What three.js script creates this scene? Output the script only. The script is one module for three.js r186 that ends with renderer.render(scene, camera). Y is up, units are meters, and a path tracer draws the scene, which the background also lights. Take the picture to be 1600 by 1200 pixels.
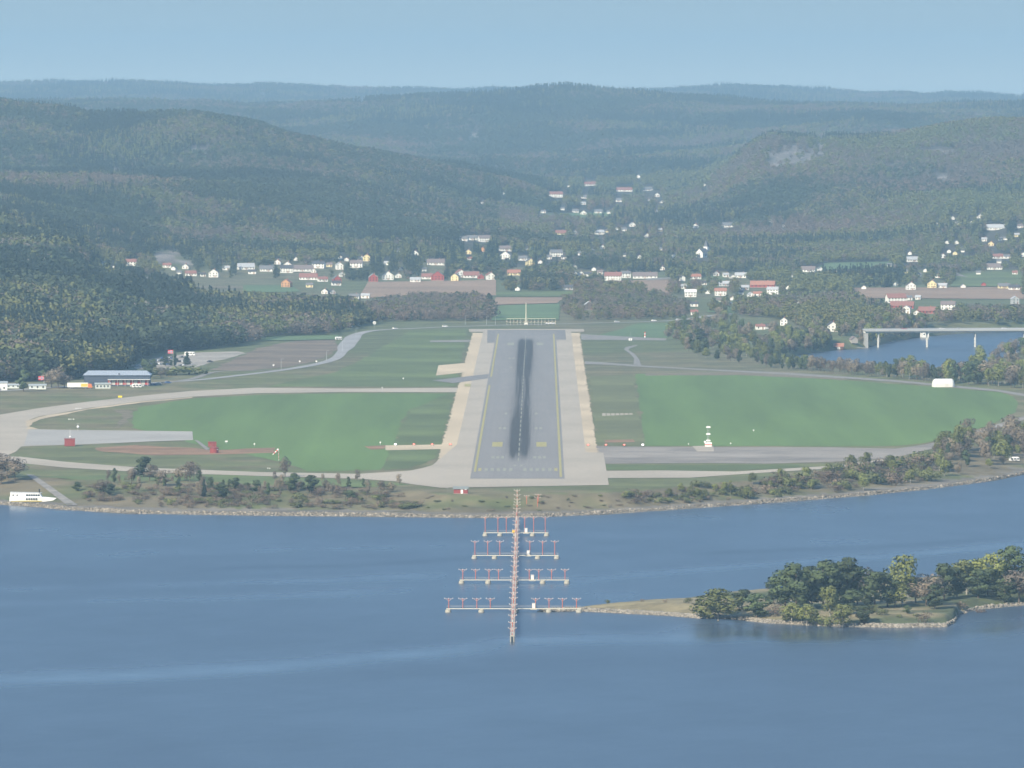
import * as THREE from 'three';
import { mergeGeometries } from 'three/addons/utils/BufferGeometryUtils.js';

// ------------------------------------------------------------------ camera
// A long lens on a hilltop above the fjord. Water is y = 0, the airfield y = 8.
const F = 10800, CAM = 208, AIR = 8, YH = 130;           // focal length in photo pixels, eye height, level line of the photo
const scene = new THREE.Scene();
const camera = new THREE.PerspectiveCamera(2 * Math.atan(600 / F) * 180 / Math.PI, 4 / 3, 5, 80000);
camera.position.set(0, CAM, 0);
camera.lookAt(0, CAM - (600 - YH), -F);
scene.add(camera);

// ------------------------------------------------------------------ sky, sun, air, exposure
const renderer = new THREE.WebGLRenderer({ antialias: true });
renderer.toneMapping = THREE.LinearToneMapping;
renderer.toneMappingExposure = 1.52;
renderer.shadowMap.enabled = true;
const SUN = new THREE.Vector3(-0.46, 0.52, 0.72).normalize();
{
  const w = 512, h = 2048, data = new Float32Array(w * h * 4);
  const mix = (a, b, t) => a.map((v, i) => v + (b[i] - v) * t);
  const zen = [0.09, 0.20, 0.42], mid = [0.17, 0.285, 0.43], low = [0.54, 0.61, 0.585], haze = [0.25, 0.325, 0.335], under = [0.50, 0.575, 0.57];
  for (let j = 0; j < h; j++) {
    const e = ((j + 0.5) / h - 0.5) * 180;
    let c;
    if (e <= 0) c = under;
    else { c = mix(mid, zen, Math.pow(Math.min(1, e / 90), 0.6)); c = mix(c, haze, Math.exp(-e / 1.6)); c = mix(c, low, Math.exp(-e / 0.36)); }
    for (let i = 0; i < w; i++) {
      const az = ((i + 0.5) / w - 0.5) * 2 * Math.PI, er = e * Math.PI / 180;
      const dot = Math.cos(er) * Math.cos(az) * SUN.x + Math.sin(er) * SUN.y + Math.cos(er) * Math.sin(az) * SUN.z;
      const g = e > 0 ? 1 + 0.5 * Math.pow(Math.max(0, dot), 12) : 1;
      const k = (j * w + i) * 4;
      data[k] = c[0] * g; data[k + 1] = c[1] * g; data[k + 2] = c[2] * g; data[k + 3] = 1;
    }
  }
  const t = new THREE.DataTexture(data, w, h, THREE.RGBAFormat, THREE.FloatType);
  t.mapping = THREE.EquirectangularReflectionMapping; t.magFilter = THREE.LinearFilter; t.minFilter = THREE.LinearFilter;
  t.wrapS = THREE.RepeatWrapping; t.needsUpdate = true;
  scene.background = t; scene.environment = t;
}
const sun = new THREE.DirectionalLight(new THREE.Color(1.0, 0.885, 0.69), 5.0);
sun.position.copy(SUN).multiplyScalar(9000).add(new THREE.Vector3(0, 0, -5000));
sun.target.position.set(0, 0, -5000);
sun.castShadow = true; sun.shadow.mapSize.set(4096, 4096);
Object.assign(sun.shadow.camera, { left: -1500, right: 1500, top: 3500, bottom: -3500, near: 100, far: 20000 });
scene.add(sun, sun.target);
scene.fog = new THREE.FogExp2(new THREE.Color(0.46, 0.75, 1.0), 5.9e-5);

// ------------------------------------------------------------------ helpers
function rngOf(seed) { let a = seed >>> 0; return () => { a = (a + 0x6D2B79F5) | 0; let t = Math.imul(a ^ (a >>> 15), 1 | a); t = (t + Math.imul(t ^ (t >>> 7), 61 | t)) ^ t; return ((t ^ (t >>> 14)) >>> 0) / 4294967296; }; }
const clamp = (v, a = 0, b = 1) => Math.min(b, Math.max(a, v));
const smooth = (a, b, v) => { const t = clamp((v - a) / (b - a)); return t * t * (3 - 2 * t); };
const lerp = (a, b, t) => a + (b - a) * t;
function hash2(i, j) { let n = Math.imul(i, 374761393) + Math.imul(j, 668265263); n = Math.imul(n ^ (n >>> 13), 1274126177); return ((n ^ (n >>> 16)) >>> 0) / 4294967296; }
function noise(x, y) {
  const i = Math.floor(x), j = Math.floor(y), fx = x - i, fy = y - j, u = fx * fx * (3 - 2 * fx), v = fy * fy * (3 - 2 * fy);
  return lerp(lerp(hash2(i, j), hash2(i + 1, j), u), lerp(hash2(i, j + 1), hash2(i + 1, j + 1), u), v);
}
function fbm(x, y, n = 4) { let s = 0, a = 0.5, k = 0; for (let i = 0; i < n; i++) { s += a * noise(x, y); k += a; x = x * 2.03 + 17.3; y = y * 2.03 + 9.1; a *= 0.5; } return s / k; }
function tab(points, x) {
  if (x <= points[0][0]) return points[0][1];
  for (let i = 1; i < points.length; i++) if (x <= points[i][0]) { const [a, p] = points[i - 1], [b, q] = points[i]; return lerp(p, q, (x - a) / (b - a)); }
  return points[points.length - 1][1];
}
function inside(poly, x, y) {
  let r = false;
  for (let i = 0, j = poly.length - 1; i < poly.length; j = i++) { const [a, b] = poly[i], [c, d] = poly[j]; if ((b > y) !== (d > y) && x < (c - a) * (y - b) / (d - b) + a) r = !r; }
  return r;
}
const taken = new Map();
function numbered(name) { const n = taken.get(name) ?? 0; taken.set(name, n + 1); return n ? `${name}_${String(n).padStart(3, '0')}` : name; }
function shade(o) { o.traverse((m) => { if (m.isMesh) { m.castShadow = true; m.receiveShadow = true; } }); return o; }
function thing(name, label, category, [x, y, z] = [0, 0, 0], turn = 0, group) {
  const o = new THREE.Group(); o.name = numbered(name); scene.add(o); o.position.set(x, y, z); o.rotation.y = turn;
  o.userData = { label, category }; if (group) o.userData.group = group;
  return o;
}
function part(name, geo, mat, parent, label) {
  const m = new THREE.Mesh(Array.isArray(geo) ? mergeGeometries(geo.map((g) => g.index ? g.toNonIndexed() : g)) : geo, mat);
  m.name = name; m.castShadow = m.receiveShadow = true; if (label) m.userData.label = label; parent.add(m); return m;
}
function structure(name, geo, mat, label) {
  const m = new THREE.Mesh(geo, mat); m.name = numbered(name); m.userData = { kind: 'structure' }; if (label) m.userData.label = label;
  m.castShadow = m.receiveShadow = true; scene.add(m); return m;
}
function copy(o, label, group) {
  const c = o.clone(); c.name = numbered(o.name.replace(/_\d{3}$/, '')); c.userData = { ...o.userData }; if (label) c.userData.label = label; if (group) c.userData.group = group; scene.add(c); return c;
}
const mats = new Map();
function paint(r, g, b, rough = 0.8, extra) {
  const key = [r, g, b, rough, JSON.stringify(extra ?? 0)].join();
  if (!mats.has(key)) mats.set(key, new THREE.MeshStandardMaterial({ color: new THREE.Color().setRGB(r, g, b), roughness: rough, ...extra }));
  return mats.get(key);
}
const box = (w, h, d, x = 0, y = 0, z = 0, ry = 0) => { const g = new THREE.BoxGeometry(w, h, d); if (ry) g.rotateY(ry); return g.translate(x, y + h / 2, z); };   // stands on y
const cyl = (r0, r1, h, x = 0, y = 0, z = 0, n = 8) => new THREE.CylinderGeometry(r1, r0, h, n).translate(x, y + h / 2, z);
// ground point seen at a place of the photograph, at height h
const at = (px, py, h = AIR) => { const d = F * (CAM - h) / (py - YH); return [(px - 800) / F * d, h, -d]; };

// noise textures that multiply base colours: grain and patches of the material itself
function grain(size, lo, hi, cell, octaves, stretch = 1, seed = 0) {
  const d = new Uint8Array(size * size * 4);
  const wrapNoise = (x, y, p) => { const i = Math.floor(x), j = Math.floor(y), fx = x - i, fy = y - j, u = fx * fx * (3 - 2 * fx), v = fy * fy * (3 - 2 * fy), q = (a) => ((a % p) + p) % p;
    return lerp(lerp(hash2(q(i) + seed, q(j)), hash2(q(i + 1) + seed, q(j)), u), lerp(hash2(q(i) + seed, q(j + 1)), hash2(q(i + 1) + seed, q(j + 1)), u), v); };
  for (let j = 0; j < size; j++) for (let i = 0; i < size; i++) {
    let s = 0, a = 0.5, k = 0, p = Math.max(1, Math.round(size / cell));
    for (let o = 0; o < octaves; o++) { s += a * wrapNoise(i / size * p, j / size * p * stretch, p * stretch); k += a; a *= 0.62; p *= 2; }
    const v = clamp(lerp(lo, hi, clamp((s / k - 0.2) / 0.6))) * 255, n = (j * size + i) * 4;
    d[n] = d[n + 1] = d[n + 2] = v; d[n + 3] = 255;
  }
  const t = new THREE.DataTexture(d, size, size); t.wrapS = t.wrapT = THREE.RepeatWrapping; t.magFilter = THREE.LinearFilter; t.minFilter = THREE.LinearMipmapLinearFilter; t.generateMipmaps = true; t.needsUpdate = true;
  return t;
}
const grassGrain = grain(1024, 0.55, 1.0, 220, 7), fieldGrain = grain(1024, 0.58, 1.0, 300, 7, 1, 51), pavingGrain = grain(512, 0.80, 1.0, 200, 6, 1, 97);
const withMap = (t, metres) => { const c = t.clone(); c.repeat.set(1 / metres, 1 / metres); c.needsUpdate = true; return c; };
const surf = (r, g, b, map, metres, rough = 0.95) => new THREE.MeshStandardMaterial({ color: new THREE.Color().setRGB(r, g, b), roughness: rough, map: withMap(map, metres) });

// ------------------------------------------------------------------ land form
// The ground height over (column of the photo, distance): shelves and ridges at set distances.
const hY = (D, y) => CAM - (y - YH) * D / F;
const ridge = (D, list, drop) => list.map(([u, y]) => [u, hY(D, y + drop)]);
const LAYERS = [
  [3000, [[0, 8]]], [4750, [[0, 8]]],
  [5100, [[-600, 40], [0, 22], [100, 14], [170, 9], [220, 8]]],
  [5300, [[-600, 55], [0, 34], [100, 28], [180, 17], [240, 9.5], [300, 8.2], [400, 8]]],
  [5800, [[-600, 75], [0, 48], [100, 42], [200, 28], [270, 19], [330, 11], [400, 8]]],
  [6300, [[-600, 90], [0, 56], [100, 48], [180, 28], [260, 16], [340, 10], [450, 8]]],
  [6900, [[-600, 105], [0, 64], [100, 50], [160, 30], [220, 17], [300, 13], [400, 12], [600, 10], [1000, 9], [1600, 9], [2300, 14]]],
  [7500, [[-600, 110], [0, 74], [100, 66], [200, 50], [300, 34], [400, 26], [500, 22], [600, 20], [700, 18], [800, 15], [1000, 11], [1200, 10], [1600, 13], [2300, 30]]],
  [8200, [[-600, 100], [0, 84], [100, 84], [280, 86], [400, 82], [500, 66], [600, 48], [700, 36], [780, 25], [860, 17], [1000, 14], [1200, 13], [1350, 18], [1500, 28], [1600, 36], [2300, 90]]],
  [8900, [[-600, 110], [0, 80], [400, 74], [500, 64], [600, 50], [700, 38], [800, 26], [900, 21], [1000, 19], [1100, 19], [1200, 28], [1300, 42], [1400, 46], [1500, 54], [1600, 60], [2300, 110]]],
  [10000, ridge(10000, [[-600, 120], [-100, 142], [0, 154], [100, 166], [150, 175], [220, 173], [300, 166], [350, 173], [400, 184], [450, 200], [500, 214], [550, 227], [600, 237], [700, 256], [800, 273], [860, 292], [900, 306], [1000, 309], [1080, 300], [1120, 276], [1150, 246], [1200, 206], [1290, 204], [1400, 205], [1430, 200], [1480, 191], [1550, 189], [1600, 191], [1800, 182], [2300, 160]], 13)],
  [11200, [[-600, 330], [-380, 150], [-150, 90], [0, 90], [500, 58], [800, 34], [900, 36], [1000, 40], [1100, 50], [1200, 84], [1600, 96]]],
  [13000, [[-600, 390], [-380, 160], [-150, 100], [0, 100], [500, 80], [700, 72], [900, 68], [1100, 82], [1300, 108], [1600, 118]]],
  [15500, ridge(15500, [[-600, 150], [0, 158], [430, 168], [500, 162], [600, 156], [700, 151], [800, 149], [880, 141], [950, 146], [1000, 150], [1100, 156], [1200, 164], [1300, 164], [1400, 165], [1500, 161], [1600, 158], [2300, 150]], 8)],
  [18500, [[0, 120]]],
  [23500, ridge(23500, [[-600, 128], [0, 131], [200, 128], [240, 127], [300, 131], [400, 133], [500, 136], [600, 138], [700, 139], [800, 138], [900, 136], [1000, 138], [1100, 136], [1140, 134], [1200, 136], [1300, 143], [1420, 143], [1445, 147], [1480, 144], [1530, 145], [1600, 152], [2300, 150]], 6)],
  [26500, [[0, 40]]],
];
const U0 = -700, U1 = 2400;
const LT = LAYERS.map(([, t]) => { const a = new Float32Array(U1 - U0 + 1); for (let u = U0; u <= U1; u++) a[u - U0] = tab(t, u); return a; });
for (const a of LT) { const b = a.slice(); for (let i = 0; i < a.length; i++) { let s = 0, n = 0; for (let k = -14; k <= 14; k++) if (b[i + k] !== undefined) { s += b[i + k]; n++; } a[i] = s / n; } }
const SHORE = [[-700, 740], [-200, 776], [0, 789], [60, 793], [100, 797], [200, 803], [400, 806], [600, 808], [750, 810], [850, 808], [950, 804], [1050, 797], [1150, 790], [1250, 783], [1350, 775], [1450, 765], [1550, 752], [1600, 742], [1800, 700], [2400, 600]];
const BANKTOP = [[-700, 700], [-200, 738], [0, 744], [100, 747], [200, 752], [400, 756], [600, 760], [700, 772], [950, 769], [1000, 765], [1100, 757], [1200, 746], [1300, 735], [1400, 720], [1500, 700], [1600, 672], [1800, 620], [2400, 540]];
const RIVER = [[1196, 566], [1240, 557], [1290, 549], [1312, 547], [1350, 545], [1400, 533], [1440, 527], [1500, 521], [1600, 517], [1900, 506], [1900, 545], [1640, 545], [1590, 556], [1545, 572], [1500, 586], [1440, 590], [1380, 586], [1300, 580], [1230, 575]].map(([x, y]) => { const p = at(x, y, 0); return [p[0], -p[2]]; });
function polyDist(poly, x, y) {
  let best = 1e9;
  for (let i = 0, j = poly.length - 1; i < poly.length; j = i++) {
    const [a, b] = poly[i], [c, d] = poly[j], ex = c - a, ey = d - b, t = clamp(((x - a) * ex + (y - b) * ey) / (ex * ex + ey * ey));
    best = Math.min(best, Math.hypot(x - a - ex * t, y - b - ey * t));
  }
  return inside(poly, x, y) ? -best : best;
}
function land(x, d) {
  const u = clamp(800 + F * x / d, U0, U1), ui = u - U0, i0 = Math.floor(ui), i1 = Math.min(i0 + 1, U1 - U0), f = ui - i0;
  let k = 0; while (k < LAYERS.length - 2 && d > LAYERS[k + 1][0]) k++;
  const t = clamp((d - LAYERS[k][0]) / (LAYERS[k + 1][0] - LAYERS[k][0])), s = lerp(t, t * t * (3 - 2 * t), 0.7);
  let h = lerp(lerp(LT[k][i0], LT[k][i1], f), lerp(LT[k + 1][i0], LT[k + 1][i1], f), s);
  if (d > 5200) {
    const rough = clamp((h - 9) / 30) * smooth(5200, 8200, d);
    h += rough * ((fbm(x / 260 + 40, d / 420 + 7, 4) - 0.5) * 40 + (fbm(x / 70, d / 90, 3) - 0.5) * 9);
    if (d > 12000) h += smooth(12000, 14000, d) * (1 - smooth(21000, 23500, d) * 0.75) * (fbm(x / 500 + 3, d / 900 + 1, 4) - 0.5) * 22;
  }
  if (d < 4700) {
    const dS = F * CAM / (tab(SHORE, u) - YH) + (fbm(x / 14, 3.3, 3) - 0.5) * 5, dT = F * (CAM - AIR) / (tab(BANKTOP, u) - YH);
    if (d < dS) h = Math.max(-5, (d - dS) * 0.25);
    else if (d < dT) {
      const a = d - dS;
      h = a < 4 ? a / 4 * 1.5 : a < 9 ? 1.5 : lerp(1.5, AIR, smooth(dS + 9, dT, d));
      if (a > 9) h += (fbm(x / 18, d / 12, 3) - 0.5) * 1.6 * Math.min(1, (dT - d) / 12, (a - 9) / 6);
    }
  }
  if (d > 4500 && d < 6200 && u > 1100) { const r = polyDist(RIVER, x, d); if (r < 18) h = lerp(-3, h, smooth(-8, 18, r)); }
  return h;
}
// first ground met by the line of sight through a place of the photograph
function hit(px, py, from = 3300) {
  const slope = (py - YH) / F, k = (px - 800) / F;
  let d = from;
  for (; d < 25000; d += d < 8000 ? 8 : 20) if (land(k * d, d) >= CAM - slope * d) break;
  let a = d - 20, b = d;
  for (let i = 0; i < 12; i++) { const m = (a + b) / 2; if (land(k * m, m) >= CAM - slope * m) b = m; else a = m; }
  return [k * b, land(k * b, b), -b];
}
const pixelOf = (x, h, d) => [800 + F * x / d, YH + (CAM - h) * F / d];

const ROCKS = [[262, 402, 28, 15], [290, 412, 16, 7], [40, 363, 38, 11], [180, 271, 13, 8], [205, 274, 18, 4], [310, 234, 22, 7], [75, 263, 14, 7], [1240, 243, 52, 20], [1215, 258, 22, 8], [1280, 228, 12, 12], [1472, 236, 42, 6], [1390, 262, 12, 8], [742, 212, 10, 6], [85, 500, 24, 16], [55, 425, 30, 8], [560, 160, 14, 4], [645, 288, 12, 4], [570, 258, 6, 4], [95, 208, 22, 4], [1470, 275, 14, 8]];
const rocky = (u, y) => { let r = 0; for (const [a, b, w, h] of ROCKS) { const q = Math.hypot((u - a) / w, (y - b) / h) + (fbm(u / 9, y / 6, 3) - 0.5) * 1.3; r = Math.max(r, 1 - smooth(0.55, 1.0, q)); } return r; };

// ------------------------------------------------------------------ ground sheet
{
  const rows = [];
  const run = (a, b, s) => { for (let d = a; d < b - 1e-6; d += s) rows.push(d); };
  run(3100, 3580, 5); run(3580, 3960, 12); run(3960, 4680, 30); run(4680, 5900, 8); run(5900, 9000, 20); run(9000, 12000, 40);
  run(12000, 16500, 60); run(16500, 26600, 130); rows.push(26600);
  const cols = []; for (let u = -700; u < -60; u += 20) cols.push(u); for (let u = -60; u < 1660; u += 5) cols.push(u); for (let u = 1660; u <= 2400; u += 20) cols.push(u);
  const nr = rows.length, nc = cols.length, pos = new Float32Array(nr * nc * 3), col = new Float32Array(nr * nc * 3), uv = new Float32Array(nr * nc * 2), idx = [];
  for (let j = 0; j < nr; j++) for (let i = 0; i < nc; i++) {
    const d = rows[j], x = (cols[i] - 800) / F * d, h = land(x, d), n = j * nc + i, [u, y] = pixelOf(x, h, d);
    pos.set([x, h, -d], n * 3); uv.set([x, d], n * 2);
    const p = fbm(x / 60, d / 60, 4), q = fbm(x / 16 + 9, d / 30, 4), z = fbm(x / 220 + 5, d / 380, 3);
    let c;
    const mix = (a, b, t) => { t = clamp(t); return [lerp(a[0], b[0], t), lerp(a[1], b[1], t), lerp(a[2], b[2], t)]; };
    if (d < 4800) {
      c = mix([0.17, 0.185, 0.068], [0.25, 0.21, 0.11], smooth(0.40, 0.66, p * 0.6 + q * 0.4));
      if (h < 7.8) c = mix(mix([0.20, 0.165, 0.09], [0.28, 0.225, 0.135], q), [0.15, 0.165, 0.06], smooth(0.52, 0.75, p));
      if (h < 1.7) c = mix([0.20, 0.175, 0.14], [0.29, 0.255, 0.21], q);
      if (h < 0) c = [0.12, 0.11, 0.09];
    } else if (d < 7300) c = mix(mix([0.16, 0.185, 0.068], [0.25, 0.205, 0.115], smooth(0.4, 0.62, z)), [0.13, 0.15, 0.06], q);
    else c = mix([0.055, 0.062, 0.036], [0.10, 0.085, 0.06], smooth(0.35, 0.65, p));
    if (h < 0.6 && d > 4500) c = [0.12, 0.11, 0.09];
    const r = d > 4650 ? rocky(u, y) : 0;
    if (r > 0) c = mix(c, mix([0.18, 0.16, 0.14], [0.34, 0.30, 0.265], smooth(0.3, 0.7, q)), r);
    col.set(c, n * 3);
    if (i && j) { const a = n - nc - 1, b = n - nc, e = n - 1; idx.push(a, b, e, b, n, e); }
  }
  const g = new THREE.BufferGeometry();
  g.setAttribute('position', new THREE.BufferAttribute(pos, 3)); g.setAttribute('color', new THREE.BufferAttribute(col, 3)); g.setAttribute('uv', new THREE.BufferAttribute(uv, 2));
  g.setIndex(idx); g.computeVertexNormals();
  structure('terrain', g, new THREE.MeshStandardMaterial({ vertexColors: true, roughness: 1, map: withMap(grassGrain, 90) }), 'grassy airfield ground, valley floor and wooded hills');
}

// ------------------------------------------------------------------ water
{
  // how ruffled the water is: gusts, and long calm slicks lying across the fjord
  const n = 1024, d = new Uint8Array(n * n * 4), X0 = -450, XW = 900, D0 = 1900, DW = 1700;
  const slicks = [[[[-100, 1070], [0, 1064], [200, 1057], [400, 1046], [600, 1030], [800, 1007], [950, 999], [1200, 996], [1350, 1000]], 11, -0.30], [[[880, 912], [1000, 897], [1200, 882], [1400, 868], [1700, 845]], 5, -0.2], [[[-100, 924], [200, 917], [500, 908], [700, 900]], 5, -0.16], [[[-100, 945], [300, 938], [650, 925]], 6, -0.14], [[[100, 868], [400, 862], [900, 850]], 7, -0.1], [[[300, 890], [560, 885], [760, 872]], 4, 0.16], [[[1050, 866], [1300, 858], [1600, 842]], 4, 0.16], [[[0, 1085], [500, 1062], [900, 1030], [1700, 1040]], 16, 0.08], [[[1040, 980], [1200, 988], [1500, 990], [1700, 965]], 14, -0.3]];
  for (let j = 0; j < n; j++) for (let i = 0; i < n; i++) {
    const x = X0 + i / n * XW, z = D0 + j / n * DW, u = 800 + F * x / z, y = YH + CAM * F / z;
    let v = 0.80 + (fbm(x / 160 + 3, z / 260 + 8, 5) - 0.5) * 0.35 + (fbm(x / 22, z / 46, 4) - 0.5) * 0.16;
    for (const [c, w, a] of slicks) if (u > c[0][0] - 60 && u < c[c.length - 1][0] + 60) { const q = (y - tab(c, u) - (fbm(x / 60 + 5, 2.2, 3) - 0.5) * 8) / w, e = smooth(c[0][0] - 60, c[0][0] + 120, u) * (1 - smooth(c[c.length - 1][0] - 120, c[c.length - 1][0] + 60, u)); v += a * e * Math.exp(-q * q) * (0.55 + 0.9 * fbm(x / 30, z / 30, 3)); }
    const m = (j * n + i) * 4; d[m] = d[m + 1] = d[m + 2] = clamp(v) * 255; d[m + 3] = 255;
  }
  const t = new THREE.DataTexture(d, n, n); t.wrapS = t.wrapT = THREE.MirroredRepeatWrapping; t.magFilter = THREE.LinearFilter; t.needsUpdate = true;
  const g = new THREE.PlaneGeometry(7000, 9000, 1, 1).rotateX(-Math.PI / 2).translate(0, 0, -2400);
  const uv = g.attributes.uv, ps = g.attributes.position; for (let i = 0; i < uv.count; i++) uv.setXY(i, (ps.getX(i) - X0) / XW, (-ps.getZ(i) - D0) / DW);
  const ripple = grain(512, 0, 1, 60, 4, 1, 313); ripple.repeat.set(XW / 70, DW / 130);
  structure('water', g, new THREE.MeshStandardMaterial({ color: new THREE.Color().setRGB(0.055, 0.085, 0.128), roughness: 0.40, roughnessMap: t, metalness: 0, bumpMap: ripple, bumpScale: 0.10 }), 'blue fjord water ruffled by light wind');
}
// ------------------------------------------------------------------ airfield sheets
// flat sheets, each a few centimetres above the one below
const LOOSE = new Set(['field', 'grass_strip', 'earth_patch', 'margin', 'car_park']);   // edges where growth meets growth wander a little
function sheet(name, outline, h, mat, label) {      // outline: places of the photograph on the airfield level
  const pts = outline.map(([x, y]) => { const p = at(x, y, AIR); return new THREE.Vector2(p[0], -p[2]); });
  if (!LOOSE.has(name)) return flat(name, pts, h, mat, label);
  const out = []; pts.forEach((a, i) => { const c = pts[(i + 1) % pts.length], l = a.distanceTo(c), n = Math.max(1, Math.round(l / 7)), nx = -(c.y - a.y) / l, ny = (c.x - a.x) / l; for (let k = 0; k < n; k++) { const x = lerp(a.x, c.x, k / n), y = lerp(a.y, c.y, k / n), o = (fbm(x / 16 + 31, y / 30, 3) - 0.5) * (name === 'earth_patch' ? 9 : 5) * Math.min(1, l / 60); out.push(new THREE.Vector2(x + nx * o, y + ny * o * 2)); } });
  return flat(name, out, h, mat, label);
}
function flat(name, pts, h, mat, label) {
  const g = new THREE.ShapeGeometry(new THREE.Shape(pts)); g.rotateX(-Math.PI / 2); g.translate(0, h, 0);
  const n = g.attributes.normal; if (n.getY(0) < 0) { for (let i = 0; i < n.count; i++) n.setXYZ(i, 0, 1, 0); const ix = g.index.array; for (let i = 0; i < ix.length; i += 3) [ix[i], ix[i + 1]] = [ix[i + 1], ix[i]]; }
  const uv = g.attributes.uv, p = g.attributes.position; for (let i = 0; i < p.count; i++) uv.setXY(i, p.getX(i), -p.getZ(i));
  return structure(name, g, mat, label);
}
// ragged edge: points every few metres with side-steps, as grass creeping over a margin
function ragged(a, b, step, amp, seed) {
  const r = rngOf(seed), out = [], n = Math.max(2, Math.round(Math.hypot(b[0] - a[0], b[1] - a[1]) / step)), nx = -(b[1] - a[1]), ny = b[0] - a[0], l = Math.hypot(nx, ny);
  for (let i = 0; i < n; i++) { const o = (r() - 0.5) * 2 * amp * (r() < 0.3 ? 1.6 : 0.7); out.push(new THREE.Vector2(lerp(a[0], b[0], i / n) + nx / l * o, lerp(a[1], b[1], i / n) + ny / l * o)); }
  return out;
}
const M = {
  field: (() => { const m = surf(0.145, 0.235, 0.058, fieldGrain, 300); m.map.repeat.set(1 / 110, 1 / 1900); return m; })(), fieldDull: surf(0.19, 0.20, 0.078, grassGrain, 240), mown: surf(0.155, 0.20, 0.062, grassGrain, 260),
  soil: surf(0.38, 0.255, 0.165, fieldGrain, 300), bareEarth: surf(0.36, 0.21, 0.115, grassGrain, 60), straw: surf(0.26, 0.215, 0.135, grassGrain, 25), meadow: surf(0.14, 0.215, 0.085, fieldGrain, 300),
  paving: surf(0.48, 0.415, 0.325, pavingGrain, 190), oldPaving: surf(0.43, 0.405, 0.36, pavingGrain, 150), sand: surf(0.68, 0.545, 0.365, fieldGrain, 330), road: surf(0.36, 0.35, 0.335, pavingGrain, 90),
  gravel: surf(0.34, 0.315, 0.28, grassGrain, 16), asphaltDark: surf(0.25, 0.235, 0.22, pavingGrain, 30),
  yellow: surf(0.54, 0.47, 0.18, grassGrain, 6, 0.7), white: surf(0.62, 0.61, 0.56, grassGrain, 5, 0.7), faded: surf(0.42, 0.41, 0.30, grassGrain, 5, 0.7),
};
// fields beside the runway
sheet('field', [[206, 645], [222, 636], [300, 623], [420, 616.5], [560, 614.5], [702, 615], [700, 622], [640, 640], [628, 660], [618, 690], [604, 718], [596, 735], [480, 737], [440, 722], [330, 700], [250, 680], [205, 668]], AIR + 0.06, M.field, 'bright green sown field beside the taxiway');
sheet('grass_strip', [[702, 615.2], [709, 617], [688, 702], [676, 720], [640, 732], [597, 735], [605, 718], [619, 690], [629, 660], [641, 640]], AIR + 0.07, M.mown, 'darker mown grass along the runway');
sheet('field', [[992, 584], [1110, 585], [1240, 589], [1400, 600], [1500, 608], [1560, 613], [1585, 620], [1594, 632], [1585, 646], [1550, 663], [1490, 683], [1440, 693], [1400, 697], [1008, 697]], AIR + 0.06, M.field, 'large bright green field');
sheet('grass_strip', [[921, 588], [990, 584.5], [1007, 697], [933, 696]], AIR + 0.07, M.fieldDull, 'olive mown grass between runway and field');
sheet('grass_strip', [[420, 604], [470, 592], [520, 583], [575, 556], [600, 540], [640, 517], [730, 514], [722, 560], [712, 604]], AIR + 0.06, M.mown, 'dark mown grass between road and runway');
sheet('grass_strip', [[930, 525], [1000, 505], [1050, 505], [1062, 520], [1040, 528]], AIR + 0.05, M.meadow, 'green verge beyond the runway end');
sheet('grass_strip', [[60, 745], [300, 741], [560, 750], [640, 758], [560, 762], [300, 752], [120, 750]], AIR + 0.05, M.mown, 'green verge below the perimeter road');
sheet('grass_strip', [[944, 726], [1100, 727], [1250, 726], [1250, 731], [1100, 736], [944, 735]], AIR + 0.06, M.mown, 'green strip between apron and road');
sheet('earth_patch', [[150, 700], [210, 696], [300, 700], [330, 704], [430, 700], [436, 708], [330, 711], [240, 712], [160, 706]], AIR + 0.09, M.bareEarth, 'reddish bare earth beside the red huts');
sheet('earth_patch', [[175, 640], [205, 641], [207, 650], [190, 668], [176, 670], [190, 652]], AIR + 0.09, M.straw, 'worn earth track at the field corner');
sheet('earth_patch', [[330, 578], [400, 545], [460, 533], [520, 531], [530, 545], [505, 560], [450, 573], [380, 580]], AIR + 0.05, surf(0.25, 0.19, 0.13, grassGrain, 120), 'brown rough ground beside the road');
sheet('earth_patch', [[570, 698], [602, 696], [602, 702], [580, 703]], AIR + 0.09, M.bareEarth);
sheet('earth_patch', [[945, 688], [990, 687], [992, 691], [946, 692]], AIR + 0.1, M.bareEarth);
sheet('earth_patch', [[1010, 583], [1160, 581], [1320, 590], [1320, 594], [1160, 586], [1010, 587]], AIR + 0.08, M.straw);
for (let i = 0; i < 7; i++) sheet('paved_patch', [[941 + i * 7, 646], [946.5 + i * 7, 646], [946.8 + i * 7, 650 - i * 0.3], [941 + i * 7, 650 - i * 0.3]], AIR + 0.1, M.paving);

// taxiways, roads, aprons
sheet('taxiway', [[-300, 668], [0, 648], [60, 638], [140, 627.5], [220, 618.5], [300, 611], [400, 606], [540, 607.3], [715, 606], [765, 602], [765, 608], [722, 613], [540, 612.6], [400, 614.6], [300, 620], [220, 627], [140, 637.5], [60, 651], [46, 656], [42, 671], [300, 674.5], [301, 688], [240, 690], [130, 695], [32, 698], [24, 706], [8, 713], [-300, 735]], AIR + 0.10, M.paving, 'pale grey taxiway and apron');
sheet('old_runway', [[44, 671.5], [300, 674.8], [300.6, 687.5], [130, 694.5], [36, 697]], AIR + 0.14, M.oldPaving, 'grey concrete strip of an old runway');
sheet('margin', [[38, 671], [42, 658], [60, 652], [140, 638.2], [220, 627.6], [300, 620.6], [300, 622], [220, 629.4], [140, 640], [70, 653.5], [50, 660], [46, 667], [60, 671]], AIR + 0.12, M.sand, 'sandy margin of the taxiway');
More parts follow.
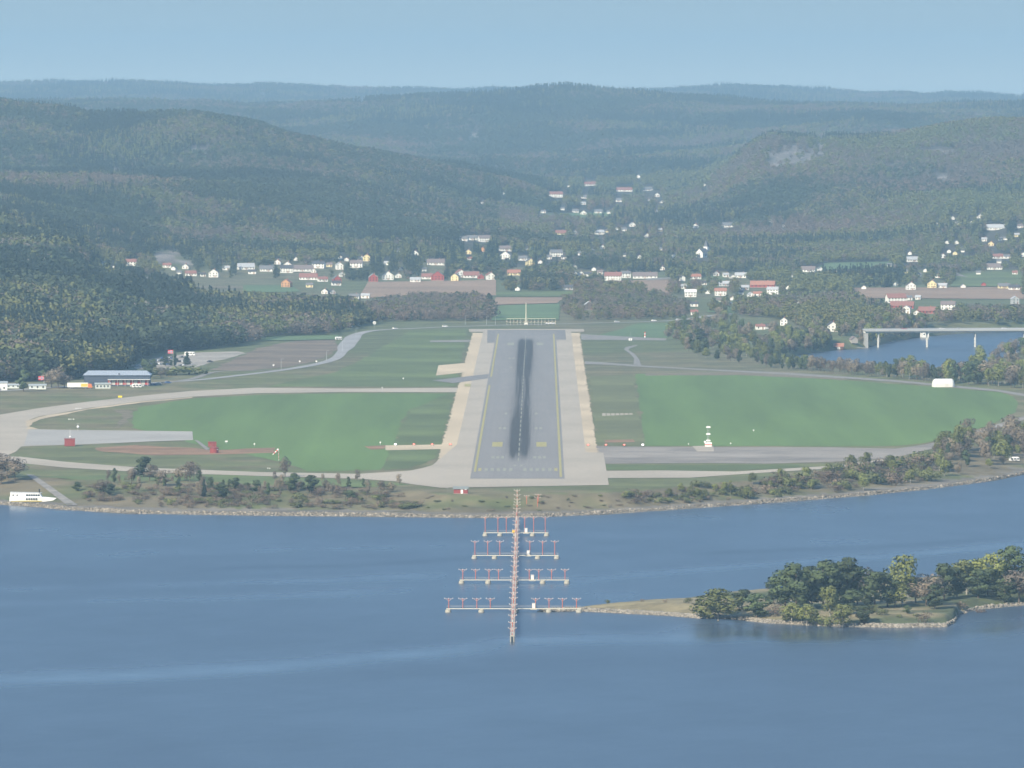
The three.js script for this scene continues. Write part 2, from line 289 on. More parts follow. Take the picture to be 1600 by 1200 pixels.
sheet('perimeter_road', [[-300, 705], [30, 714], [100, 722], [215, 731], [400, 738], [560, 741], [640, 736], [684, 727], [700, 720], [700, 764], [660, 756], [560, 748.5], [400, 744], [215, 738], [100, 731], [30, 724], [-300, 716]], AIR + 0.10, M.paving, 'pale perimeter road along the shore bank');
sheet('apron', [[930, 697.6], [1090, 699], [1300, 699.4], [1400, 701.5], [1440, 696], [1480, 688], [1500, 681], [1602, 650], [1604, 655], [1500, 690], [1440, 706], [1390, 717], [1300, 722], [1200, 725], [1100, 724], [936, 725]], AIR + 0.10, surf(0.37, 0.325, 0.275, grassGrain, 160), 'grey gravelled apron beside the runway end');
sheet('perimeter_road', [[944, 736.5], [1030, 735.6], [1150, 737.4], [1300, 728.5], [1390, 717], [1390, 719.4], [1300, 732.5], [1180, 740], [1080, 747], [944, 747.5]], AIR + 0.12, M.paving, 'pale road leaving the runway end');
sheet('perimeter_road', [[914, 564.5], [940, 566], [1010, 571.5], [1110, 577], [1240, 583], [1400, 594], [1560, 609], [1604, 616], [1604, 620], [1560, 612], [1400, 597], [1240, 586], [1110, 579], [1010, 573.6], [940, 569.5], [914, 569]], AIR + 0.10, M.gravel, 'narrow gravel road along the tree belt');
sheet('perimeter_road', [[908, 522], [960, 525], [1042, 529], [1040, 532], [960, 531], [908, 531]], AIR + 0.10, M.gravel, 'short gravel spur beyond the runway shoulder');
sheet('service_track', [[990, 569.5], [991, 560], [984, 552], [975, 546], [978, 542.5], [995, 538.5], [996, 540], [984, 544.5], [982, 547], [992, 553], [999, 562], [1002, 571]], AIR + 0.12, M.gravel, 'winding gravel track');
sheet('service_road', [[672, 532], [738, 531], [738, 534.5], [672, 534.5]], AIR + 0.12, M.gravel);
sheet('service_road', [[602, 696.5], [693, 695], [697, 702], [602, 704]], AIR + 0.12, M.sand, 'sandy strip under the approach path lights');
sheet('paved_stub', [[685, 571], [729, 567], [727, 582], [681, 587]], AIR + 0.12, M.sand, 'sandy blast pad beside the runway');
sheet('service_track', [[303, 688], [309, 688.5], [327, 702], [322, 704]], AIR + 0.12, M.gravel);
function ribbon(name, pts, width, h, mat, label) {
  const P = new THREE.CatmullRomCurve3(pts.map(([x, y]) => { const p = at(x, y, AIR); return new THREE.Vector3(p[0], 0, p[2]); }), false, 'centripetal').getSpacedPoints(pts.length * 8), L = [], R = [];
  P.forEach((p, i) => { const a = P[Math.max(0, i - 1)], b = P[Math.min(P.length - 1, i + 1)], dx = b.x - a.x, dz = b.z - a.z, l = Math.hypot(dx, dz), w = (typeof width === 'number' ? width : width(i / (P.length - 1))) / 2; L.push(new THREE.Vector2(p.x - dz / l * w, -(p.z + dx / l * w))); R.push(new THREE.Vector2(p.x + dz / l * w, -(p.z - dx / l * w))); });
  return flat(name, [...L, ...R.reverse()], h, mat, label);
}
ribbon('road', [[-150, 616], [0, 611], [100, 604.5], [200, 600.5], [300, 594.5], [370, 587], [440, 578.5], [495, 569], [522, 561], [535, 549], [547, 533], [562, 521], [590, 516], [640, 513.4], [740, 509.4], [880, 506], [1000, 503], [1062, 500.5]], (t) => 8 + 5 * smooth(0.5, 0.56, t) * (1 - smooth(0.66, 0.75, t)), AIR + 0.16, M.road, 'pale grey public road curving round the airfield');
ribbon('road', [[1062, 500.5], [1085, 497], [1112, 493], [1150, 490]], 9, AIR + 0.17, M.road, 'pale road climbing to the bridge');
ribbon('road', [[250, 600], [300, 592], [352, 580], [420, 579], [436, 578]], 5, AIR + 0.2, M.gravel, 'sandy side road by the car park');
sheet('car_park', [[205, 573], [240, 560], [300, 551], [370, 549], [385, 552], [330, 566], [300, 577], [260, 577], [215, 578]], AIR + 0.06, surf(0.48, 0.43, 0.36, grassGrain, 80), 'sandy gravel car park below the forest');

// runway: axis from the near threshold
const RW = { x: 2.96, z: -3552.6, ax: 8.29 / 1971, k: 1.042, w: 1.017 };
const rw = (s, t) => new THREE.Vector2(RW.x + s * RW.k * RW.ax + t * RW.w, -RW.z + s * RW.k);
const strip = (name, s0, s1, t0, t1, h, mat, label, parent) => { const m = flat(name, [rw(s0, t0), rw(s0, t1), rw(s1, t1), rw(s1, t0)], h, mat, label); if (parent) { m.name = name; delete m.userData.kind; parent.add(m); taken.set(name, (taken.get(name) ?? 1) - 1); } return m; };
{
  const edge = (t, s0, s1, seed) => ragged([rw(s0, t).x, rw(s0, t).y], [rw(s1, t).x, rw(s1, t).y], 6, 0.9, seed);
  flat('runway_margin', [...edge(-42, 95, 1900, 3), rw(1905, -44), rw(1905, 44), ...edge(42, 1890, 40, 5), rw(40, 42), rw(95, 0)], AIR + 0.14, M.sand, 'sandy ragged margin of the runway');
  flat('runway_shoulder', [rw(-135, -37), rw(-112, 45), rw(175, 45), rw(185, 35.5), rw(1965, 35.5), rw(1985, 30), rw(1985, -30), rw(1965, -34), rw(260, -34), rw(60, -44), rw(-30, -60), rw(-70, -64), rw(-105, -52)], AIR + 0.18, M.paving, 'pale concrete shoulders of the runway');
  // asphalt with tyre rubber laid down along the wheel tracks
  const W = 256, H = 2048, d = new Uint8Array(W * H * 4);
  for (let j = 0; j < H; j++) for (let i = 0; i < W; i++) {
    const t = (i / W - 0.5) * 47, s = j / H * 2000 - 60;
    let v = 0.86 + (fbm(t / 6, s / 45, 4) - 0.5) * 0.12 + (fbm(t / 1.3 + 40, s / 160, 3) - 0.5) * 0.10;
    if (s > 1850) v *= 0.96;
    if (Math.abs(t % 5.6) < 0.12) v *= 0.94;
    const amount = smooth(60, 240, s) * (0.6 + 0.4 * (1 - smooth(420, 760, s)) + 0.40 * smooth(1000, 1500, s)) * (1 - smooth(1700, 1815, s));
    const track = Math.exp(-Math.pow((t + 2.9) / 2.1, 2)) + Math.exp(-Math.pow((t - 2.9) / 2.1, 2)) + 0.62 * Math.exp(-Math.pow(t / 6.0, 2));
    v *= 1 - clamp(amount * track * (0.15 + 1.05 * fbm(t / 0.55 + 9, s / 150, 4)) * 1.4, 0, 0.78);
    const k = (j * W + i) * 4, b = clamp(v) * 255; d[k] = b; d[k + 1] = b; d[k + 2] = b; d[k + 3] = 255;
  }
  const tx = new THREE.DataTexture(d, W, H); tx.magFilter = THREE.LinearFilter; tx.needsUpdate = true;
  const m = flat('runway', [rw(-60, -23.5), rw(-60, 23.5), rw(1940, 23.5), rw(1940, -23.5)], AIR + 0.22, new THREE.MeshStandardMaterial({ color: new THREE.Color().setRGB(0.295, 0.275, 0.255), roughness: 0.9, map: tx }), 'grey asphalt runway with dark tyre rubber down its middle');
  const uv = m.geometry.attributes.uv, p = m.geometry.attributes.position;
  for (let i = 0; i < p.count; i++) { const q = -p.getZ(i) + RW.z, s = q / RW.k, t = (p.getX(i) - RW.x - q * RW.ax) / RW.w; uv.setXY(i, t / 47 + 0.5, (s + 60) / 2000); }
  // patches of darker asphalt at the far turning pads and the taxiway mouths
  flat('asphalt_patch', [rw(1700, -29), rw(1965, -31), rw(1965, 31), rw(1760, 31), rw(1760, 23.6), rw(1942, 23.6), rw(1942, -23.6), rw(1700, -23.6)], AIR + 0.2, M.asphaltDark);
  flat('asphalt_patch', [rw(1985, -46), rw(1985, -30), rw(1925, -34), rw(1925, -45)], AIR + 0.17, M.paving);
  flat('asphalt_patch', [rw(1985, 30), rw(1985, 46), rw(1930, 46), rw(1925, 35)], AIR + 0.17, M.paving);
  flat('asphalt_patch', [rw(1010, -46), rw(1080, -23.6), rw(1150, -23.6), rw(1090, -46), rw(1050, -60)], AIR + 0.205, M.asphaltDark);
  const L = 'runway';
  strip('edge_line', 0, 980, -22.3, -21.1, AIR + 0.26, M.yellow, 'yellow painted edge line', m);
  strip('edge_line', 1105, 1880, -22.3, -21.1, AIR + 0.26, M.yellow, 'yellow painted edge line', m);
  strip('edge_line', -45, 1880, 21.1, 22.3, AIR + 0.26, M.yellow, 'yellow painted edge line', m);
  strip('edge_line', 960, 1000, -38, -34, AIR + 0.26, M.yellow, 'yellow painted edge line', m);
  for (let s = 95; s < 1830; s += 50) strip('centre_dash', s, s + 30, -0.3, 0.3, AIR + 0.26, M.faded, undefined, m);
  for (let k = 0; k < 6; k++) for (const e of [-1, 1]) { const c = e * (3.6 + k * 3.15); strip('threshold_bar', 6, 32, c - 0.8, c + 0.8, AIR + 0.26, k > 4 ? M.yellow : M.faded, undefined, m); }
  for (const [s0, s1, w, ts, mt] of [[235, 282, 5.6, [-12], M.yellow], [235, 282, 5.6, [12], M.yellow], [1650, 1700, 5, [-11, 11], M.faded]]) for (const t of ts) strip('aiming_mark', s0, s1, t - w / 2, t + w / 2, AIR + 0.26, mt, undefined, m);
  for (const [s, ts] of [[120, [8.5, 11, 13.5]], [420, [9, 11.6]], [590, [9]], [1245, [9]], [1400, [8, 10.5]]]) for (const t of ts) for (const e of [-1, 1]) strip('touchdown_mark', s, s + 22, e * t - 0.75, e * t + 0.75, AIR + 0.26, s > 1000 && e > 0 ? M.asphaltDark : M.faded, undefined, m);
  for (const e of [-1, 1]) strip('runway_numeral', 48, 60, e * 1.6 - 0.6, e * 1.6 + 0.6, AIR + 0.26, M.faded, undefined, m);
}

// valley fields draped on the ground
function drape(name, corners, mat, label, lift = 0.5, from = 4800) {
  const nu = 30, nv = 10, pos = [], uv = [], idx = [];
  for (let j = 0; j <= nv; j++) for (let i = 0; i <= nu; i++) {
    const a = i / nu, b = j / nv, px = lerp(lerp(corners[0][0], corners[1][0], a), lerp(corners[3][0], corners[2][0], a), b), py = lerp(lerp(corners[0][1], corners[1][1], a), lerp(corners[3][1], corners[2][1], a), b);
    const p = hit(px, py, from); pos.push(p[0], p[1] + lift, p[2]); uv.push(p[0], -p[2]);
    if (i && j) { const n = j * (nu + 1) + i; idx.push(n - nu - 2, n - 1, n - nu - 1, n - nu - 1, n - 1, n); }
  }
  const g = new THREE.BufferGeometry(); g.setAttribute('position', new THREE.Float32BufferAttribute(pos, 3)); g.setAttribute('uv', new THREE.Float32BufferAttribute(uv, 2)); g.setIndex(idx); g.computeVertexNormals();
  return structure(name, g, mat, label);
}
const FIELDS = [   // far-near corners: upper edge then lower edge in the photograph
  ['field', [[575, 441], [775, 438], [775, 462], [560, 466]], M.soil, 'brown ploughed field below the village'],
  ['field', [[775, 465], [885, 465], [870, 474], [770, 477]], M.soil, 'narrow brown field beyond the runway'],
  ['field', [[770, 457], [910, 455], [905, 464], [772, 464]], M.mown, 'dark green meadow'],
  ['field', [[772, 478], [875, 475], [873, 500], [768, 501]], M.meadow, 'green meadow behind the antenna array'],
  ['field', [[950, 440], [1050, 436], [1045, 462], [1020, 460]], M.soil, 'brown field beside the white farm'],
  ['field', [[310, 447], [380, 448], [380, 451], [300, 450]], M.straw, undefined],
  ['field', [[380, 446], [455, 446], [470, 456], [380, 458]], M.meadow, undefined],
  ['field', [[1290, 411], [1395, 409], [1395, 417], [1270, 423]], M.meadow, 'green meadow under the wooded slope'],
  ['field', [[1285, 425], [1400, 417], [1450, 415], [1290, 432]], M.soil, 'brown strip field'],
  ['field', [[1330, 450], [1600, 449], [1600, 468], [1330, 466]], M.soil, 'long brown ploughed field by the farms'],
  ['field', [[1495, 428], [1600, 424], [1600, 448], [1485, 448]], M.mown, undefined],
  ['field', [[1110, 472], [1150, 470], [1150, 490], [1105, 488]], M.meadow, undefined],
  ['field', [[1370, 522], [1372, 522], [1372, 523], [1370, 523]], M.mown, undefined],
  ['field', [[840, 334], [960, 332], [955, 340], [840, 341]], M.meadow, 'small green fields up the valley'],
  ['field', [[405, 526], [530, 524], [525, 531], [410, 533]], M.meadow, undefined],
  ['field', [[1480, 400], [1530, 400], [1525, 408], [1490, 408]], M.meadow, undefined],
  ['field', [[1100, 432], [1130, 432], [1135, 440], [1100, 440]], M.mown, undefined],
];
for (const [n, c, m, l] of FIELDS) if (c[1][0] - c[0][0] > 5) drape(n, c, m, l);
drape('service_track', [[40, 742], [52, 743], [120, 790], [104, 791]], M.gravel, 'gravel track down to the beach', 0.25, 3260);
drape('road', [[1455, 414], [1462, 413], [1512, 434], [1490, 431]], M.gravel, 'pale farm road on the slope', 0.8);
drape('road', [[1010, 436], [1052, 434], [1052, 437], [1010, 439]], M.gravel, undefined, 0.8);
// ------------------------------------------------------------------ wooded spit in the fjord
const SPIT_NEAR = [[838, 958], [845, 957.5], [905, 956], [960, 959], [1040, 963], [1100, 968], [1150, 969], [1200, 975], [1300, 980], [1400, 982], [1480, 981], [1493, 974], [1500, 962], [1530, 954], [1600, 947], [1800, 938], [2400, 930]];
const SPIT_FAR = [[838, 957], [845, 955.5], [905, 952], [950, 948], [1000, 945], [1080, 940], [1120, 934], [1180, 928], [1250, 921], [1400, 912], [1500, 905], [1600, 900], [1800, 890], [2400, 880]];
function spit(x, d) {
  const u = 800 + F * x / d, near = F * CAM / (tab(SPIT_NEAR, u) - YH), far = F * CAM / (tab(SPIT_FAR, u) - YH);
  const e = Math.min(d - near, far - d) + (fbm(x / 9, d / 9, 3) - 0.5) * 3;
  if (u < 838) return -2;
  return e < 0 ? Math.max(-2, e * 0.3) : 2.6 * smooth(0, 26, e) + 0.7 * smooth(0, 3, e) + (fbm(x / 14, d / 14, 3) - 0.5) * 0.8 * smooth(4, 20, e);
}
function onSpit(px, py) { let h = 1.5, p; for (let i = 0; i < 6; i++) { p = at(px, py, h); h = Math.max(0.1, spit(p[0], -p[2])); } return [p[0], spit(p[0], -p[2]), p[2]]; }
{
  const pos = [], col = [], uv = [], idx = [], cols = [], rows = [];
  for (let u = 828; u < 1640; u += 3) cols.push(u); for (let u = 1640; u <= 2400; u += 20) cols.push(u);
  for (let d = 2560; d <= 3010; d += 2.5) rows.push(d);
  const nc = cols.length;
  rows.forEach((d, j) => cols.forEach((u, i) => {
    const x = (u - 800) / F * d, h = spit(x, d), q = fbm(x / 8, d / 8, 4), z = fbm(x / 30, d / 30, 3);
    pos.push(x, h, -d); uv.push(x, d);
    let c = h < 0.9 ? [0.36 + q * 0.14, 0.32 + q * 0.12, 0.26 + q * 0.10] : [lerp(0.27, 0.36, q), lerp(0.225, 0.30, q), lerp(0.125, 0.17, q)];
    if (h > 0.9) { const k = smooth(0.42, 0.62, z) * smooth(940, 1100, u); c = [lerp(c[0], 0.11, k), lerp(c[1], 0.13, k), lerp(c[2], 0.055, k)]; }
    if (h < 0.05) c = [0.13, 0.115, 0.09];
    col.push(...c);
    if (i && j) { const n = j * nc + i; idx.push(n - nc - 1, n - nc, n - 1, n - nc, n, n - 1); }
  }));
  const g = new THREE.BufferGeometry(); g.setAttribute('position', new THREE.Float32BufferAttribute(pos, 3)); g.setAttribute('color', new THREE.Float32BufferAttribute(col, 3)); g.setAttribute('uv', new THREE.Float32BufferAttribute(uv, 2)); g.setIndex(idx); g.computeVertexNormals();
  structure('island', g, new THREE.MeshStandardMaterial({ vertexColors: true, roughness: 1, map: withMap(grassGrain, 20) }), 'low sandy spit with dry grass reaching into the fjord');
}

// ------------------------------------------------------------------ stones of the shoreline
function stuff(name, geo, mat, list, label, parent) {        // list of [x, y, z, sx, sy, sz, turn, r, g, b]
  const im = new THREE.InstancedMesh(geo, mat, list.length), o = new THREE.Object3D(), c = new THREE.Color();
  list.forEach((v, i) => { o.position.set(v[0], v[1], v[2]); o.scale.set(v[3], v[4], v[5]); o.rotation.set(0, v[6], 0); o.updateMatrix(); im.setMatrixAt(i, o.matrix); im.setColorAt(i, c.setRGB(v[7], v[8], v[9])); });
  im.castShadow = im.receiveShadow = true; im.name = parent ? name : numbered(name); im.userData = parent ? {} : { kind: 'stuff' }; if (label) im.userData.label = label; (parent ?? scene).add(im);
  return im;
}
const tinted = new THREE.MeshStandardMaterial({ color: 0xffffff, roughness: 0.95 });
{
  const r = rngOf(11), stone = new THREE.IcosahedronGeometry(1, 0); const p = stone.attributes.position, seen = new Map();
  for (let i = 0; i < p.count; i++) { const k = [p.getX(i), p.getY(i), p.getZ(i)].map((v) => v.toFixed(3)).join(); if (!seen.has(k)) seen.set(k, 0.75 + r() * 0.5); const f = seen.get(k); p.setXYZ(i, p.getX(i) * f, p.getY(i) * f, p.getZ(i) * f); }
  stone.computeVertexNormals();
  const a = [], b = [];
  for (let n = 0; n < 14000; n++) {
    const u = -60 + r() * 1720, dS = F * CAM / (tab(SHORE, u) - YH), d = dS - 1 + r() * 4.8, x = (u - 800) / F * d, h = land(x, d), s = 0.12 + Math.pow(r(), 3) * 0.55, v = 0.14 + r() * r() * 0.36;
    if (h < -0.3) continue;
    a.push([x, h + s * 0.15, -d, s * (1 + r() * 0.5), s * 0.8, s, r() * 6, v, v * 0.88, v * 0.72]);
  }
  stuff('shore_stones', stone, tinted, a, 'pale rubble stones along the foot of the shore bank');
  for (let n = 0; n < 9000; n++) {
    const u = 845 + r() * 790, dS = F * CAM / (tab(SPIT_NEAR, u) - YH), d = dS - 0.5 + r() * 5.5, x = (u - 800) / F * d, h = spit(x, d), s = 0.14 + Math.pow(r(), 3) * 0.5, v = 0.13 + r() * 0.22;
    if (h < -0.3 || (u > 1500 && r() < 0.75)) continue;
    b.push([x, h + s * 0.15, -d, s * (1 + r() * 0.5), s * 0.8, s, r() * 6, v, v * 0.9, v * 0.75]);
  }
  stuff('beach_stones', stone, tinted, b, 'pale stones along the edge of the wooded spit');
}

// ------------------------------------------------------------------ trees
// crowns are leaf-sized faces spread over clumps inside the crown's volume; unit height 1, base at the origin
function leaves(clumps, per, size, r, flatness = 0.8) {
  const pos = [], nor = [], v = new THREE.Vector3(), t1 = new THREE.Vector3(), t2 = new THREE.Vector3(), nn = new THREE.Vector3();
  for (const [cx, cy, cz, rx, ry] of clumps) for (let i = 0; i < per; i++) {
    v.set(r() * 2 - 1, r() * 2 - 1, r() * 2 - 1).normalize(); const k = 0.55 + 0.5 * Math.sqrt(r());
    const px = cx + v.x * rx * k, py = cy + v.y * ry * k, pz = cz + v.z * rx * k, s = size * (0.6 + r() * 0.8);
    nn.copy(v); nn.y += 0.15; t1.set(r() - 0.5, r() - 0.5, r() - 0.5).cross(nn).normalize(); t2.crossVectors(nn, t1).normalize().multiplyScalar(flatness);
    t1.addScaledVector(nn, (r() - 0.5) * 0.9); t2.addScaledVector(nn, (r() - 0.5) * 0.9);
    const q = [[-1, -0.6], [0.9, -0.8], [0.7, 0.9], [-0.8, 0.7]].map(([a, b]) => [px + (t1.x * a + t2.x * b) * s, py + (t1.y * a + t2.y * b) * s, pz + (t1.z * a + t2.z * b) * s]);
    for (const m of [0, 1, 2, 0, 2, 3]) { pos.push(...q[m]); const w = v.clone().multiplyScalar(0.75).add(new THREE.Vector3((px) * 1.2, (py - 0.6) * 1.0, pz * 1.2)).normalize(); nor.push(w.x, w.y, w.z); }
  }
  const g = new THREE.BufferGeometry(); g.setAttribute('position', new THREE.Float32BufferAttribute(pos, 3)); g.setAttribute('normal', new THREE.Float32BufferAttribute(nor, 3)); return g;
}
const KIND = {
  pine(r, n) { const c = []; const k = 13; for (let i = 0; i < k; i++) { const y = 0.20 + 0.68 * (i / (k - 1)), w = 0.20 * Math.sqrt(Math.max(0.12, 1 - Math.pow((y - 0.52) / 0.48, 2))), a = r() * 6.28, o = w * (0.25 + 0.85 * r()); c.push([Math.cos(a) * o, y, Math.sin(a) * o, 0.10 + r() * 0.06, 0.085 + r() * 0.04]); } c.push([0, 0.9, 0, 0.09, 0.08]); return leaves(c, Math.round(n / c.length), n > 250 ? 0.026 : 0.045, r); },
  spruce(r, n) { const c = []; for (let i = 0; i < 9; i++) { const y = 0.12 + 0.80 * (i / 8), w = 0.19 * (1 - i / 9.3); for (let k = 0; k < (i < 6 ? 2 : 1); k++) { const a = r() * 6.28; c.push([Math.cos(a) * w * 0.45, y, Math.sin(a) * w * 0.45, w * 0.85 + 0.015, 0.07]); } } c.push([0, 0.96, 0, 0.018, 0.05]); return leaves(c, Math.round(n / c.length), n > 250 ? 0.026 : 0.042, r); },
  leafy(r, n) { const c = []; for (let i = 0; i < (n > 250 ? 20 : 12); i++) { const a = r() * 6.28, y = 0.32 + r() * 0.55, w = 0.27 * Math.sqrt(Math.max(0.1, 1 - Math.pow((y - 0.58) / 0.42, 2))) * Math.sqrt(r()); c.push([Math.cos(a) * w, y, Math.sin(a) * w, 0.11 + r() * 0.07, 0.11 + r() * 0.05]); } c.push([0, 0.88, 0, 0.12, 0.12]); return leaves(c, Math.round(n / c.length), n > 250 ? 0.024 : 0.05, r); },
  bare(r, n) { const c = []; for (let i = 0; i < 12; i++) { const a = r() * 6.28, y = 0.30 + r() * 0.58, w = 0.27 * Math.sqrt(Math.max(0.1, 1 - Math.pow((y - 0.60) / 0.44, 2))) * Math.sqrt(r()); c.push([Math.cos(a) * w, y, Math.sin(a) * w, 0.12 + r() * 0.06, 0.13 + r() * 0.06]); } return leaves(c, Math.round(n * 1.1 / c.length), n > 250 ? 0.026 : 0.05, r, 0.36); },
  bush(r, n) { const c = []; for (let i = 0; i < 9; i++) { const a = r() * 6.28, y = 0.25 + r() * 0.5, w = 0.5 * Math.sqrt(r()); c.push([Math.cos(a) * w, y, Math.sin(a) * w, 0.25 + r() * 0.15, 0.22 + r() * 0.12]); } return leaves(c, Math.round(n / c.length), 0.055, r); },
  thicket(r, n) { const c = []; for (let i = 0; i < 10; i++) { const a = r() * 6.28, y = 0.28 + r() * 0.5, w = 0.5 * Math.sqrt(r()); c.push([Math.cos(a) * w, y, Math.sin(a) * w, 0.22 + r() * 0.15, 0.25 + r() * 0.12]); } return leaves(c, Math.round(n * 0.9 / c.length), 0.055, r, 0.42); },
};
const trunkOf = (r, limbs, h, r0) => {
  const g = [cyl(r0, r0 * 0.45, h, 0, -0.02, 0, 6)];
  for (let i = 0; i < limbs; i++) { const y = h * (0.45 + 0.5 * i / limbs), a = r() * 6.28, l = 0.22 * (1.1 - 0.5 * i / limbs), b = cyl(r0 * 0.42, r0 * 0.15, l, 0, 0, 0, 5); b.rotateZ(-0.8); b.rotateY(a); b.translate(0, y, 0); g.push(b); }
  return mergeGeometries(g.map((q) => q.toNonIndexed()));
};
const TONE = {   // base colours of foliage
  pine: [0.054, 0.076, 0.035], spruce: [0.026, 0.045, 0.028], leafy: [0.135, 0.150, 0.048], bare: [0.185, 0.150, 0.118], bush: [0.105, 0.118, 0.046], thicket: [0.150, 0.112, 0.088],
};
const bark = paint(0.12, 0.095, 0.075, 0.95), barkPale = paint(0.30, 0.28, 0.25, 0.95);
const NEAR = {};
function nearTree(kind, variant) {
  const key = kind + variant;
  if (!NEAR[key]) {
    const r = rngOf(kind.length * 97 + variant * 13 + kind.charCodeAt(0));
    const small = kind === 'bush' || kind === 'thicket', h = { pine: 0.92, spruce: 0.95, leafy: 0.8, bare: 0.85, bush: 0.5, thicket: 0.6 }[kind];
    NEAR[key] = { crown: KIND[kind](r, small ? 330 : 1200), trunk: trunkOf(r, kind === 'spruce' ? 0 : 5, h, small ? 0.035 : 0.018) };
  }
  return NEAR[key];
}
const crownMats = {};
function crownMat(kind, tone) {
  const key = kind + tone;
  if (!crownMats[key]) { const c = TONE[kind], k = [0.82, 1, 1.2, 1.38][tone]; const g = [1, 1, 1.05, 1.1][tone]; crownMats[key] = new THREE.MeshStandardMaterial({ color: new THREE.Color().setRGB(c[0] * k * g, c[1] * k * g, c[2] * k), roughness: 0.95 }); }
  return crownMats[key];
}
const NAMES = { pine: 'pine_tree', spruce: 'spruce_tree', leafy: 'birch_tree', bare: 'leafless_tree', bush: 'juniper_bush', thicket: 'leafless_shrub' };
const CATS = { pine: 'tree', spruce: 'tree', leafy: 'tree', bare: 'tree', bush: 'bush', thicket: 'shrub' };
const LOOK = { pine: 'dark green pine', spruce: 'dark pointed spruce', leafy: 'birch in pale spring green', bare: 'brown leafless tree', bush: 'low green bush', thicket: 'low brown leafless shrub' };
const treeSpots = [];   // kept clear of scattered woods
function tree(kind, [x, y, z], height, wide, r, place) {
  const variant = Math.floor(r() * 4), tone = Math.floor(r() * 4), N = nearTree(kind, variant);
  const small = CATS[kind] !== 'tree', size = small ? (height < 1.6 ? 'knee-high' : height < 2.6 ? 'waist-high' : 'head-high') : height < 7 ? 'small' : height < 10 ? 'middling' : height < 13 ? 'tall' : 'very tall', form = wide / height > (small ? 1.7 : 1.05) ? 'spreading' : 'narrow';
  const look = `${size} ${form} ${LOOK[kind].replace('low ', '')}`;
  const t = thing(NAMES[kind], `${look} ${place}`, CATS[kind], [x, y - 0.05, z], r() * 6.28, `${look} ${place}`.slice(0, 110));
  part('trunk', N.trunk, kind === 'leafy' ? barkPale : bark, t); part('crown', N.crown, crownMat(kind, tone), t);
  t.scale.set(wide, height, wide);
  return t;
}
